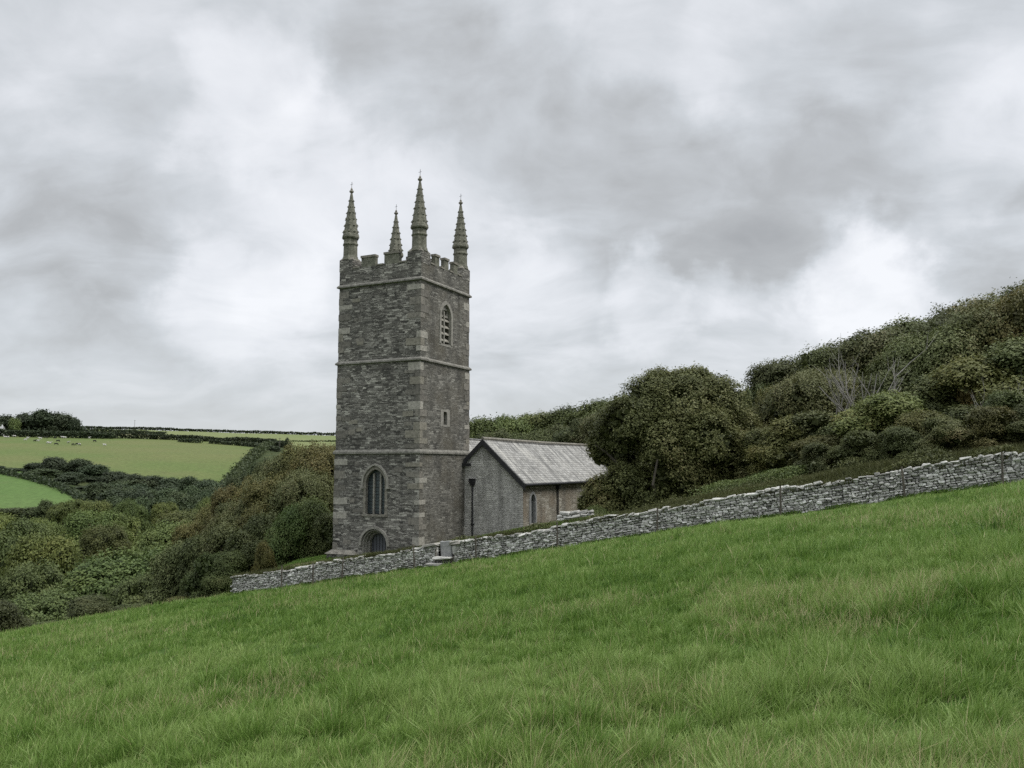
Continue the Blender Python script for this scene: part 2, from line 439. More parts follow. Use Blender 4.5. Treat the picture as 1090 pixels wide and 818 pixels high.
# ------------------------------------------------------------------ the lie of the land
ANG = math.radians(25.9)
WX, WY = math.cos(ANG), -math.sin(ANG)        # along the wall, to the right and nearer
NX, NY = math.sin(ANG), math.cos(ANG)         # away from the field, towards the church
W0 = (-4.3, 40.0)                              # a point at the foot of the wall
def wn(X, Y):
    dx = np.asarray(X, float) - W0[0]; dy = np.asarray(Y, float) - W0[1]
    return dx * WX + dy * WY, dx * NX + dy * NY
def xy(w, n):
    return W0[0] + w * WX + n * NX, W0[1] + w * WY + n * NY
def plane(w, n):
    return -4.78 + .173 * w + .016 * np.minimum(n, 12) - .00035 * np.clip(-w - 14, 0, 60) ** 2

AZ = np.array([-1.3, -.85, -.62, -.53, -.45, -.33, -.2, -.08, .05, .3, .62, 1.3])        # X / Y of each column
RR = np.array([46, 62, 85, 130, 200, 260, 300, 380, 430, 560, 690, 820, 1000, 1200, 4000.])
TB = np.array([
    # 46   62    85   130   200   260   300   380   430   560   690   820  1000  1200  4000
    [-9., -18., -24., -27., -28., -24., -15., -7.0, -1.0, 13., 26., 37., 50., 52., 30.],
    [-9., -18., -24., -27., -28., -24., -15., -7.0, -1.0, 13., 26., 37., 49., 51., 30.],
    [-9., -17., -23., -27., -28., -23., -14.5, -6.2, -1.4, 12.2, 25., 36., 47., 49., 30.],
    [-8.5, -16., -22., -26., -28., -23., -14.8, -6.8, -2.2, 11.2, 23.5, 34.5, 45.5, 47.5, 30.],
    [-8., -14., -20., -25., -28., -26., -22., -14.0, -5.0, 10., 22., 33., 44.5, 46., 30.],
    [-7.5, -10., -13., -16., -21., -24., -23., -16.0, -8.0, 7.0, 18., 29., 40.5, 42., 30.],
    [-6., -7.0, -9.0, -12., -15., -16., -14., -9.0, -5.5, 6., 16., 26., 37., 38.5, 25.],
    [-5., -4.8, -4.5, -5., -8., -10., -9., -6., -4., 5., 14., 22., 30., 31., 20.],
    [-3., -2.5, -1.5, -1.0, -1., 0., 1., 2., 3., 6., 10., 14., 20., 20., 20.],
    [-1., .5, 2.5, 4., 5., 6., 7., 8., 9., 10., 12., 14., 18., 18., 18.],
    [1., 3.5, 7., 11., 15., 18., 20., 22., 23., 24., 24., 24., 24., 22., 20.],
    [2., 5., 9., 13., 18., 20., 22., 24., 25., 26., 26., 26., 26., 24., 20.]])
def table(X, Y):
    X = np.asarray(X, float); Y = np.asarray(Y, float)
    r = np.where(Y > 0, np.maximum(Y, 46.), 46.); r = np.clip(np.maximum(r, np.hypot(X, Y) * .6), 46, 4000)
    az = np.clip(X / np.maximum(Y, 8.), -1.3, 1.3)
    i = np.clip(np.searchsorted(AZ, az) - 1, 0, len(AZ) - 2); j = np.clip(np.searchsorted(RR, r) - 1, 0, len(RR) - 2)
    u = (az - AZ[i]) / (AZ[i + 1] - AZ[i]); v = (r - RR[j]) / (RR[j + 1] - RR[j])
    u = np.clip(u, 0, 1); v = np.clip(v, 0, 1)
    return (TB[i, j] * (1 - u) + TB[i + 1, j] * u) * (1 - v) + (TB[i, j + 1] * (1 - u) + TB[i + 1, j + 1] * u) * v
def H(X, Y):
    X = np.asarray(X, float); Y = np.asarray(Y, float)
    w, n = wn(X, Y)
    zp = plane(w, n)
    near = zp + (fbm(X * .16, Y * .16, 3) - .5) * (.06 + .29 * np.clip(sstep(-n, .2, 5) + sstep(-w, 12, 15), 0, 1)) + (fbm(X * .9, Y * .9, 9) - .5) * (.05 + .11 * sstep(-n, .2, 3)) * sstep(np.hypot(X, Y), 1.5, 4)
    k = sstep(np.hypot(X, Y) - 4 * sstep(X, 5, 20), 47, 64)
    far = table(X, Y)
    return near * (1 - k) + far * k
def CY(w, n):
    """churchyard surface behind the retaining wall"""
    base = plane(w, 0) + .86
    bank = .12 * np.maximum(n - .5, 0) * sstep(w, 9, 20) + .20 * sstep(n, .4, 1.6) * sstep(w, -2, 6)
    level = -5.0 + .02 * (w + 6)            # flatter round the church
    lv = sstep(n, 2.0, 5.0) * (1 - sstep(w, 5, 12))
    return (base + bank) * (1 - lv) + np.minimum(level, base + .4) * lv

def terrain():
    az_f = np.radians(np.concatenate([np.arange(-60, 60, .22), np.arange(60, 300, 4.)]))
    rad = np.concatenate([[0.3], np.geomspace(.8, 270, 150), np.arange(275, 740, 3.), np.geomspace(745, 3800, 60)])
    A, R = np.meshgrid(az_f, rad)
    X = R * np.sin(A); Y = R * np.cos(A); Z = H(X, Y)
    nA, nR = len(az_f), len(rad)
    px = 545 + 886 * np.tan(np.clip(A, -1.2, 1.2))
    px = np.where(Y > 0, px, -5000 * np.sign(-X))
    w, n = wn(X, Y)
    cls = np.ones_like(X, int)                                # woodland floor
    cls[(R < 51) & ~((n > .2) & (w > -12.2))] = 0             # meadow
    cls[(R < 62) & (Y < 30)] = 0
    # boundaries in plan (world metres)
    low_edge = 98 - (Y - 305) * .60                            # lower field narrows to the left with distance
    cls[(Y > 283) & (Y < 425) & (px < low_edge) & (X < 0)] = 3
    top = np.interp(px, [-600, 0, 100, 190, 290], [700, 690, 690, 720, 700])
    right = np.interp(Y, [380, 450, 560, 700], [236, 252, 270, 292])
    bot = np.interp(px, [-600, 0, 60, 240], [440, 440, 430, 392])
    cls[(Y > bot) & (Y < top) & (px < right) & (X < 0)] = 2
    cls[(Y >= top) & (px < 420) & (X < 0) & (R < 1400)] = 4
    cls[(Y > 740) & (Y < 790) & (px < 180) & (px > 90)] = 5
    cls[(Y > right * 0 + 560) & (px > 300) & (px < 420) & (Y < 1400) & (cls == 1)] = 4
    fi = []
    idx = np.arange(nR * nA).reshape(nR, nA)
    a = idx[:-1, :]; b = np.roll(idx, -1, 1)[:-1, :]; c = np.roll(idx, -1, 1)[1:, :]; d = idx[1:, :]
    faces = np.stack([a, d, c, b], -1).reshape(-1, 4)
    fc = cls[:-1, :].reshape(-1)
    V = np.stack([X, Y, Z], -1).reshape(-1, 3)
    for k, nm, mt in ((0, 'meadow', 'meadow'), (1, 'valley_ground', 'rough'), (2, 'pasture', 'pasture'), (3, 'lower_field', 'lower'), (4, 'upper_field', 'upper'), (5, 'dry_field', 'straw')):
        ff = faces[fc == k]
        if not len(ff): continue
        u, inv = np.unique(ff, return_inverse=True)
        me = np_mesh(nm, V[u], inv.reshape(-1, 4), M[mt], smooth=True)
        tag(link(nm, me), kind='structure')
terrain()

def churchyard():
    ws = np.arange(-12.0, 48.1, .5); ns = np.array([.16, .4, .8, 1.2, 1.7, 2.2, 3, 4, 5, 6, 8, 10, 12, 14, 17, 20])
    Wg, Ng = np.meshgrid(ws, ns)
    X, Y = xy(Wg, Ng); Z = CY(Wg, Ng) + (fbm(X * .8, Y * .8, 21) - .5) * .22
    lo = np.minimum(H(X, Y) - .3, Z - .3)
    edge = sstep(Ng, 12, 20) + (1 - sstep(Wg, -12.0, -10.6)) * sstep(Ng, .2, 1.5)
    edge = np.clip(edge, 0, 1)
    Z = Z * (1 - edge) + (H(X, Y) - .4) * edge
    idx = np.arange(X.size).reshape(X.shape)
    f = np.stack([idx[:-1, :-1], idx[:-1, 1:], idx[1:, 1:], idx[1:, :-1]], -1).reshape(-1, 4)
    me = np_mesh('churchyard_ground', np.stack([X, Y, Z], -1).reshape(-1, 3), f, M['churchyard'], smooth=True)
    tag(link('churchyard_ground', me), kind='structure')
churchyard()


def ground_z(X, Y):
    w, n = wn(X, Y)
    if n > .2 and -11.0 < w < 48 and n < 14: return float(CY(w, n))
    return float(H(X, Y))

# ------------------------------------------------------------------ the church
BASE = -5.7
church = empty('church', (-5.0, 45.0, BASE), -ANG)
tag(church, 'grey stone church with tall square tower, four spiky pinnacles and low slate roofed aisle', 'church')
TX, TY = 5.70, 5.63          # tower sides
def zpx(px, py, Y): return at(px, py, Y).z - BASE
Z_STR1 = zpx(448.3, 296.2, 45)       # below the parapet
Z_STR2 = zpx(449.8, 382.0, 45)
Z_STR3 = zpx(448, 481.5, 45)
Z_PAR = zpx(448, 276.5, 45)          # crenel level
Z_PLINTH = zpx(348, 586, 47.5)

def apply_bool(o, cutters):
    for c in cutters:
        md = o.modifiers.new('cut', 'BOOLEAN'); md.operation = 'DIFFERENCE'; md.solver = 'EXACT'; md.object = c
    dg = bpy.context.evaluated_depsgraph_get(); dg.update()
    me = bpy.data.meshes.new_from_object(o.evaluated_get(dg))
    o.modifiers.clear(); o.data = me
    for c in cutters:
        m = c.data; bpy.data.objects.remove(c); bpy.data.meshes.remove(m)
def recalc(me):
    bm = bmesh.new(); bm.from_mesh(me); bmesh.ops.recalc_face_normals(bm, faces=bm.faces); bm.to_mesh(me); bm.free(); me.update()

def arch_pts(hw, z0, zs, zt, n=10, pointed=True):
    """outline (u,z) of an arched opening, anticlockwise from the lower left"""
    p = [(-hw, z0), (hw, z0)]
    rise = zt - zs
    if pointed:
        R = (hw * hw + rise * rise) / (2 * hw)          # centre at hw-R
        a1 = math.atan2(rise, R - hw)
        for k in range(n + 1):
            a = a1 * k / n; p.append((hw - R + R * math.cos(a), zs + R * math.sin(a)))
        for k in range(n - 1, -1, -1):
            a = a1 * k / n; p.append((-(hw - R + R * math.cos(a)), zs + R * math.sin(a)))
    else:
        for k in range(2 * n + 1):
            a = math.pi * k / (2 * n); p.append((hw * math.cos(a), zs + rise * math.sin(a)))
    return p
def face_map(side, c):
    """maps (u, depth-out, z) to church-local coordinates; depth-out is outwards of the wall face"""
    if side == 'west': return lambda u, d, z: (c[0] + u, c[1] - d, z)
    return lambda u, d, z: (c[0] + d, c[1] + u, z)       # south-facing
def prism(out, fm, d0, d1, mb=None, mi=0):
    mb = mb or MB(); n = len(out)
    vs = [fm(u, d0, z) for u, z in out] + [fm(u, d1, z) for u, z in out]
    fs = [tuple(range(n)), tuple(range(2 * n - 1, n - 1, -1))]
    for k in range(n): fs.append((k, (k + 1) % n, n + (k + 1) % n, n + k))
    mb.add(vs, fs, mi); return mb
def ring(out_a, out_b, fm, d0, d1, closed=False, mb=None):
    """band between two outlines of equal count, from depth d0 to d1"""
    mb = mb or MB(); n = len(out_a)
    vs = []
    for o in (out_a, out_b):
        for d in (d0, d1): vs += [fm(u, d, z) for u, z in o]
    A0, A1, B0, B1 = 0, n, 2 * n, 3 * n
    fs = []
    rng = range(n) if closed else range(n - 1)
    for k in rng:
        j = (k + 1) % n
        fs += [(A1 + k, A1 + j, B1 + j, B1 + k), (A0 + k, B0 + k, B0 + j, A0 + j), (A0 + k, A0 + j, A1 + j, A1 + k), (B0 + k, B1 + k, B1 + j, B0 + j)]
    if not closed:
        e = n - 1
        fs += [(A0, A1, B1, B0), (A0 + e, B0 + e, B1 + e, A1 + e)]
    mb.add(vs, fs); return mb
def cutter(out, fm, d0=-.55, d1=.4):
    o = prism(out, fm, d0, d1).build('cutter', M['dressed'], church); recalc(o.data)
    return o
def mb_obj(mb, name, mats, parent, uv=False):
    o = mb.build(name, mats, parent); recalc(o.data)
    if uv: uv_box(o.data)
    return o

# stage outlines (x0,x1,y0,y1) and insets
def stage(z0, z1, ins):
    mb = MB(); mb.box(-TX + ins, -ins, ins, TY - ins, z0, z1); return mb
ST = [(0, Z_STR3, 0.0), (Z_STR3, Z_STR2, .035), (Z_STR2, Z_STR1, .06), (Z_STR1, Z_PAR, .05)]
mb = MB()
def tower_walls():
    bm_list = []
    WC = -2.86                         # axis of the west face
    d_out = arch_pts(.82, 0.2, zpx(398, 580, 46.3), zpx(398, 580, 46.3) + .82, pointed=False)
    w_out = arch_pts(.70, zpx(398, 547.5, 46.3), zpx(398, 515, 46.3), zpx(398, 498.5, 46.3))
    wf = face_map('west', (WC, 0, 0))
    sf3 = face_map('south', (-.06, 2.78, 0)); sf2 = face_map('south', (-.035, 2.74, 0))
    b_out = arch_pts(.60, zpx(475.5, 366.5, 47.5), zpx(475.5, 338, 47.5), zpx(475.5, 323.5, 47.5))
    s_out = arch_pts(.20, zpx(476, 452.5, 47.5), zpx(476, 442.5, 47.5), zpx(476, 438.5, 47.5), 5)
    objs = []
    for k, (z0, z1, ins) in enumerate(ST):
        o = stage(z0, z1 if k == 3 else z1 + .02, ins).build('tower_stage', [M['tower'], M['tower_south'], M['dressed']], church)
        if k == 0: apply_bool(o, [cutter(d_out, wf, -.9), cutter(w_out, wf, -.45)])
        if k == 1: apply_bool(o, [cutter(s_out, sf2, -.4)])
        if k == 2: apply_bool(o, [cutter(b_out, sf3, -.5)])
        recalc(o.data); uv_box(o.data)
        for p in o.data.polygons:
            c = p.center
            p.material_index = 1 if (p.normal.x > .7 and c.x > -ins - .02) else 0
            if k < 3 and not (abs(c.y - ins) < .01 or abs(c.x + ins) < .01 or abs(c.x + TX - ins) < .01 or abs(c.y - TY + ins) < .01) and abs(p.normal.z) < .95 or (k < 3 and z0 + .05 < c.z < z1 - .3 and abs(p.normal.z) > .3):
                p.material_index = 2
        objs.append(o)
    # ---- west door: moulded orders, door leaf
    dz = zpx(398, 580, 46.3)
    door = mb_obj(prism(arch_pts(.60, 0.2, dz, dz + .60, pointed=False), wf, -.72, -.64), 'west_door', M['door_wood'], objs[0])
    mb = MB()
    for i, (ra, rb, d0, d1) in enumerate(((.99, .86, 0.002, .10), (.855, .76, -.20, -.03), (.765, .69, -.38, -.21), (.70, .60, -.60, -.40))):
        a = arch_pts(ra, 0.2 if i else dz - .05, dz, dz + ra, pointed=False)[1:]; b = arch_pts(rb, .2 if i else dz - .05, dz, dz + rb, pointed=False)[1:]
        a.append((-ra, a[0][1])); b.append((-rb, b[0][1]))
        ring(a, b, wf, d0, d1, mb=mb)
    mb_obj(mb, 'door_arch', M['hood'], objs[0])
    mb = MB()
    for i in range(6):
        x = WC - .5 + i * .2; mb.box(x - .012, x + .012, .625, .64, .25, dz + math.sqrt(max(0, .6 ** 2 - (x - WC) ** 2)) - .03)
    mb_obj(mb, 'door_batten', M['timber_dark'], objs[0])
    # ---- west window of three lights
    wz0, wzs, wzt = zpx(398, 547.5, 46.3), zpx(398, 515, 46.3), zpx(398, 498.5, 46.3)
    glass = mb_obj(prism(arch_pts(.69, wz0 + .02, wzs, wzt - .01), wf, -.32, -.28), 'west_window', M['glass'], objs[0])
    mb = MB()
    a = arch_pts(.90, wzs - .15, wzs, wzt + .26)[1:] + [(-.90, wzs - .15)]; b = arch_pts(.79, wzs - .15, wzs, wzt + .15)[1:] + [(-.79, wzs - .15)]
    ring(a, b, wf, .002, .10, mb=mb)
    for sx in (-1, 1): mb.box(WC + sx * .87 - .1, WC + sx * .87 + .1, -.12, .0, wzs - .28, wzs - .15)
    mb_obj(mb, 'hood_mould', M['hood'], objs[0])
    mb = MB()
    a = arch_pts(.80, wz0 - .0, wzs, wzt + .13)[1:] + [(-.80, wz0)]; b = arch_pts(.64, wz0, wzs, wzt - .06)[1:] + [(-.64, wz0)]
    ring(a, b, wf, -.2, .02, mb=mb); mb.box(WC - .86, WC + .86, -.05, .3, wz0 - .13, wz0)
    mb_obj(mb, 'window_surround', M['dressed'], objs[0])
    for u in (-.225, .225):
        m2 = MB(); m2.box(WC + u - .045, WC + u + .045, .16, .28, wz0, wzt - .30); mb_obj(m2, 'mullion', M['hood'], objs[0])
    mb = MB()
    for i in range(15):
        z = wz0 + .12 + i * .19
        hw = .62 if z < wzs else .62 * math.sqrt(max(0, 1 - ((z - wzs) / (wzt - wzs)) ** 1.7))
        if hw > .1: mb.box(WC - hw, WC + hw, .268, .279, z - .012, z + .012)
    mb_obj(mb, 'glazing_bars', M['timber_dark'], objs[0])
    # relieving course over the door
    # ---- belfry window: two lights with slate louvres
    z0, zs, zt = zpx(475.5, 366.5, 47.5), zpx(475.5, 338, 47.5), zpx(475.5, 323.5, 47.5)
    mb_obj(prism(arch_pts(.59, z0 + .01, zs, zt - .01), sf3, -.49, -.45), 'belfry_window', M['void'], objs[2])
    mb = MB()
    a = arch_pts(.75, z0 - .02, zs, zt + .17)[1:] + [(-.75, z0 - .02)]; b = arch_pts(.555, z0 - .02, zs, zt - .05)[1:] + [(-.555, z0 - .02)]
    ring(a, b, sf3, -.14, .045, mb=mb)
    mb.box(-.26, -.05, 2.78 - .8, 2.78 + .8, z0 - .14, z0 - .02)
    mb_obj(mb, 'belfry_surround', M['hood'], objs[2])
    mb = MB(); mb.box(-.32, -.16, 2.78 - .05, 2.78 + .05, z0, zs + .35)
    mb_obj(mb, 'mullion', M['hood'], objs[2])
    # tracery plate of the head, with two pierced eyes: built as three slabs
    mb = MB()
    head = arch_pts(.555, zs + .42, zs + .42, zt - .06); mb.box(-.29, -.21, 2.78 - .56, 2.78 + .56, zs + .02, zs + .14)
    prism([(-.40, zs + .44), (.40, zs + .44), (.0, zt - .02)], sf3, -.18, -.10, mb)
    mb.box(-.29, -.21, 2.78 - .10, 2.78 + .10, zs + .14, zs + .46)
    for s in (-1, 1): mb.box(-.29, -.21, 2.78 + s * .45 - .10, 2.78 + s * .45 + .10, zs + .14, zs + .46)
    mb_obj(mb, 'tracery', M['hood'], objs[2])
    for i in range(4):
        zz = z0 + .10 + i * (zs - z0) / 4.0
        for s in (-1, 1):
            m2 = MB(); y0, y1 = 2.78 + s * .30 - .24, 2.78 + s * .30 + .24
            m2.add([(-.42, y0, zz + .30), (-.42, y1, zz + .30), (-.16, y1, zz + .06), (-.16, y0, zz + .06), (-.42, y0, zz + .36), (-.42, y1, zz + .36), (-.16, y1, zz + .13), (-.16, y0, zz + .13)],
                   [(0, 3, 2, 1), (4, 5, 6, 7), (0, 1, 5, 4), (1, 2, 6, 5), (2, 3, 7, 6), (3, 0, 4, 7)])
            mb_obj(m2, 'louvre', M['louvre'], objs[2])
    # ---- little stair window
    z0, zs, zt = zpx(476, 452.5, 47.5), zpx(476, 442.5, 47.5), zpx(476, 438.5, 47.5)
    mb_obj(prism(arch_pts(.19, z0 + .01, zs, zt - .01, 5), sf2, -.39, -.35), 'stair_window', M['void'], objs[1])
    mb = MB(); ob = [(-.52, z0 - .12), (.52, z0 - .12)]
    # surround: jambs, sill, head
    for s in (-1, 1): mb.box(-.2, -.02, 2.74 + s * .35 - .16, 2.74 + s * .35 + .16, z0 - .10, zt + .10)
    mb.box(-.2, -.017, 2.74 - .19, 2.74 + .19, z0 - .12, z0); mb.box(-.2, -.017, 2.74 - .19, 2.74 + .19, zt - .01, zt + .12)
    mb_obj(mb, 'stair_window_surround', M['hood'], objs[1])
    return objs
stages = tower_walls()

def string_course(z, ins, h=.16, proj=.14):
    mb = MB(); x0, x1, y0, y1 = -TX + ins, -ins, ins, TY - ins; p = proj
    # four mitred lengths, weathered top
    prof = [(0.0, -h * .55), (p, -h * .3), (p, h * .15), (0.004, h * .75)]
    cs = [(x0, y0, -1, -1), (x1, y0, 1, -1), (x1, y1, 1, 1), (x0, y1, -1, 1)]
    vs = [(cx + sx * d, cy + sy * d, z + dz) for cx, cy, sx, sy in cs for d, dz in prof]
    n = len(prof); fs = []
    for i in range(4):
        j = (i + 1) % 4
        for k in range(n - 1): fs.append((i * n + k, j * n + k, j * n + k + 1, i * n + k + 1))
    mb.add(vs, fs); o = mb.build('string_course', M['string'], church); recalc(o.data)
string_course(Z_STR3, .015, .22, .09); string_course(Z_STR2, .045, .18, .11); string_course(Z_STR1, .05, .18, .11)
def plinth():
    mb = MB(); z = Z_PLINTH
    mb.box(-TX - .24, .24, -.24, TY + .24, -.2, z - .16)
    o = mb_obj(mb, 'plinth', M['tower'], church, True)
    apply_bool(o, [cutter([(-1.05, -.4), (1.05, -.4), (1.05, 3), (-1.05, 3)], face_map('west', (-2.86, 0, 0)), -.6, .8)])
    uv_box(o.data)
    m2 = MB(); m2.frustum(-TX - .33, -2.86 - 1.02, -.33, TY + .33, z - .16, z + .06, .30); m2.frustum(-2.86 + 1.02, .33, -.33, TY + .33, z - .16, z + .06, .30)
    mb_obj(m2, 'plinth_course', M['dressed'], church)
plinth()

def quoins():
    rng = random.Random(5)
    mats = [plain_mat('quoin_' + n, a, b, 7, .9, .5, .02) for n, a, b in (
        ('grey', (.115, .108, .094), (.28, .262, .225)), ('pale', (.21, .20, .172), (.43, .41, .36)), ('tan', (.14, .130, .105), (.30, .282, .235)), ('dark', (.085, .08, .07), (.21, .198, .172)))]
    for (cx, cy, sx, sy) in ((0, 0, -1, 1), (-TX, 0, 1, 1), (0, TY, -1, -1)):
        for (z0, z1, ins), stg in zip(ST[:3], stages):
            z = z0 + .22; k = rng.randint(0, 1)
            if z0 == 0: z = Z_PLINTH + .08
            while z < z1 - .5:
                h = rng.uniform(.24, .46)
                if rng.random() < .78:
                    la = rng.uniform(.62, .95) if k % 2 else rng.uniform(.26, .42)
                    lb = rng.uniform(.26, .42) if k % 2 else rng.uniform(.55, .85)
                    px_, py_ = cx + sx * ins, cy + sy * ins
                    e = rng.uniform(.008, .02)
                    xs = sorted((px_ - sx * e, px_ + sx * la)); ys = sorted((py_ - sy * e, py_ + sy * .02))
                    mi = rng.choice([0, 0, 0, 1, 1, 2, 3, 3, 3])
                    mb = MB()
                    mb.box(xs[0], xs[1], ys[0], ys[1], z, z + h - .02, mi)
                    xs = sorted((px_ - sx * (e + .002), px_ + sx * .02)); ys = sorted((py_ - sy * (e + .002), py_ + sy * lb))
                    mb.box(xs[0], xs[1], ys[0], ys[1], z + .002, z + h - .022, mi)
                    mb_obj(mb, 'quoin', mats, stg)
                z += h; k += 1
    # larger pale blocks let into the west face
    for i in range(26):
        zz = rng.uniform(Z_PLINTH + .4, Z_STR1 - .6); ins = 0 if zz < Z_STR3 - .5 else (.035 if Z_STR3 + .2 < zz < Z_STR2 - .5 else (.06 if zz > Z_STR2 + .2 else None))
        if ins is None: continue
        x = rng.choice([rng.uniform(-TX + .4, -4.2), rng.uniform(-1.7, -.9)]); w_ = rng.uniform(.25, .7); h = rng.uniform(.16, .3)
        mb = MB()
        mb.box(x, x + w_, ins - rng.uniform(.006, .014), ins + .02, zz, zz + h, rng.choice([0, 0, 3, 3, 2]))
        mb_obj(mb, 'dressed_block', mats, church)
quoins()

def parapet():
    ins = .05; x0, x1, y0, y1 = -TX + ins, -ins, ins, TY - ins; th = .26
    z0 = Z_PAR; rng = random.Random(3)
    hgt = .70
    def run(L, side):                     # crenellation pattern along a side: list of (a,b)
        bl = .90; k = 2 if side % 2 == 0 else 3; g = .62 if k == 2 else .58; mw = (L - 2 * bl - (k + 1) * g) / k
        return [(bl + g + i * (g + mw), bl + (i + 1) * (g + mw)) for i in range(k)], [(bl + i * (g + mw), bl + g + i * (g + mw)) for i in range(k + 1)]
    mb = MB(); cop = MB()
    for side in range(4):
        L = (x1 - x0) if side % 2 == 0 else (y1 - y0)
        mer, gap = run(L, side)
        def put(B, a, b, d0, d1, za, zb):
            if side == 0: B.box(x0 + a, x0 + b, y0 + d0, y0 + d1, za, zb)
            elif side == 1: B.box(x1 - d1, x1 - d0, y0 + a, y0 + b, za, zb)
            elif side == 2: B.box(x0 + a, x0 + b, y1 - d1, y1 - d0, za, zb)
            else: B.box(x0 + d0, x0 + d1, y0 + a, y0 + b, za, zb)
        for a, b in mer:
            h = hgt + rng.uniform(-.05, .05)
            mb = MB(); put(mb, a, b, .012, th, z0 - .1, z0 + h - .13); mo = mb_obj(mb, 'merlon', M['mossy'], church)
            cop = MB(); put(cop, a - .03, b + .03, -.04, th + .04, z0 + h - .13, z0 + h); mb_obj(cop, 'coping', M['dressed'], mo)
        for a, b in gap:
            cop = MB(); put(cop, a + .052, b - .052, -.035, th + .03, z0 - .002, z0 + .085); mb_obj(cop, 'coping', M['dressed'], church)
    # corner blocks
    B = .90
    for (cx, cy, sx, sy) in ((x1, y0, -1, 1), (x0, y0, 1, 1), (x1, y1, -1, -1), (x0, y1, 1, -1)):
        xs = sorted((cx, cx + sx * B)); ys = sorted((cy, cy + sy * B))
        mb = MB(); c2 = MB()
        mb.box(xs[0] - .015, xs[1] + .015, ys[0] - .015, ys[1] + .015, z0 - .12, z0 + .56)
        xs2 = sorted((cx, cx + sx * 1.06)); ys2 = sorted((cy, cy + sy * 1.06))
        mb.box(xs2[0] + .02, xs2[1], ys2[0] + .02, ys2[1], z0 - .1, z0 + .3)
        c2.frustum(xs[0] - .02, xs[1] + .02, ys[0] - .02, ys[1] + .02, z0 + .56, z0 + .72, .12)
        cb = mb_obj(mb, 'corner_block', M['tower'], church, True)
        mb_obj(c2, 'corner_weathering', M['dressed'], cb)
    # flat lead roof within
    m3 = MB(); m3.box(x0 + th, x1 - th, y0 + th, y1 - th, z0 - .08, z0 - .02); mb_obj(m3, 'tower_roof', M['slate'], church)
    return x0, x1, y0, y1, z0 + .70
PX0, PX1, PY0, PY1, PZ = parapet()

def pinnacles():
    rng = random.Random(8)
    for i, (cx, cy) in enumerate(((PX1 - .42, PY0 + .42), (PX0 + .42, PY0 + .42), (PX1 - .42, PY1 - .42), (PX0 + .42, PY1 - .42))):
        z = PZ; mb = MB()
        mb.lathe(cx, cy, [(.50, z - .1), (.45, z + .12), (.425, z + .14), (.41, z + .78), (.455, z + .82), (.46, z + .89), (.41, z + .95), (.41, z + 1.20)])
        sh = mb_obj(mb, 'pinnacle_shaft', M['mossy'], church)
        mb = MB(); zb = z + 1.20
        mb.lathe(cx, cy, [(.48, zb), (.52, zb + .08), (.49, zb + .24), (.44, zb + .30), (.075, zb + 2.72)])
        H_ = 2.42
        for r_i in range(6):                       # rings of crockets up the spire
            f = (r_i + .35) / 6.4; zr = zb + .30 + H_ * f; rr = .44 + (.075 - .44) * f
            for k in range(8):
                a = math.pi / 8 + k * math.pi / 4; s = .056 * (1 - .4 * f) * rng.uniform(.75, 1.2)
                x, y = cx + (rr + s * .25) * math.cos(a), cy + (rr + s * .25) * math.sin(a); zj = zr + rng.uniform(-.02, .02)
                mb.add([(x - s, y - s, zj - s * .5), (x + s, y - s, zj - s * .5), (x + s, y + s, zj - s * .5), (x - s, y + s, zj - s * .5), (x, y, zj + s * 1.5), (x, y, zj - s * 1.2)],
                       [(0, 1, 4), (1, 2, 4), (2, 3, 4), (3, 0, 4), (1, 0, 5), (2, 1, 5), (3, 2, 5), (0, 3, 5)])
            mb.lathe(cx, cy, [(rr + .005, zr - .05), (rr + .008, zr - .02), (rr, zr + .03)])
        for k in range(8):                         # gablets round the foot
            a = k * math.pi / 4; x, y = cx + .44 * math.cos(a), cy + .44 * math.sin(a); s = .10
            mb.add([(x - s * math.sin(a), y + s * math.cos(a), zb + .05), (x + s * math.sin(a), y - s * math.cos(a), zb + .05), (x, y, zb + .42), (cx + .3 * math.cos(a), cy + .3 * math.sin(a), zb + .2)],
                   [(0, 1, 2), (1, 3, 2), (3, 0, 2), (0, 3, 1)])
        mb_obj(mb, 'pinnacle_spire', M['mossy'], church)
        mb = MB(); zt = zb + 2.70
        mb.lathe(cx, cy, [(.06, zt), (.065, zt + .1), (.13, zt + .16), (.135, zt + .22), (.06, zt + .28), (.07, zt + .34), (.02, zt + .42)])
        mb_obj(mb, 'pinnacle_finial', M['dressed'], church)
        mb = MB(); mb.tube([(cx, cy, zt + .4), (cx + .01, cy, zt + .78)], .012, 5); mb.tube([(cx - .1, cy, zt + .62), (cx + .09, cy, zt + .64)], .01, 5)
        mb_obj(mb, 'pinnacle_rod', M['lead'], church)
pinnacles()

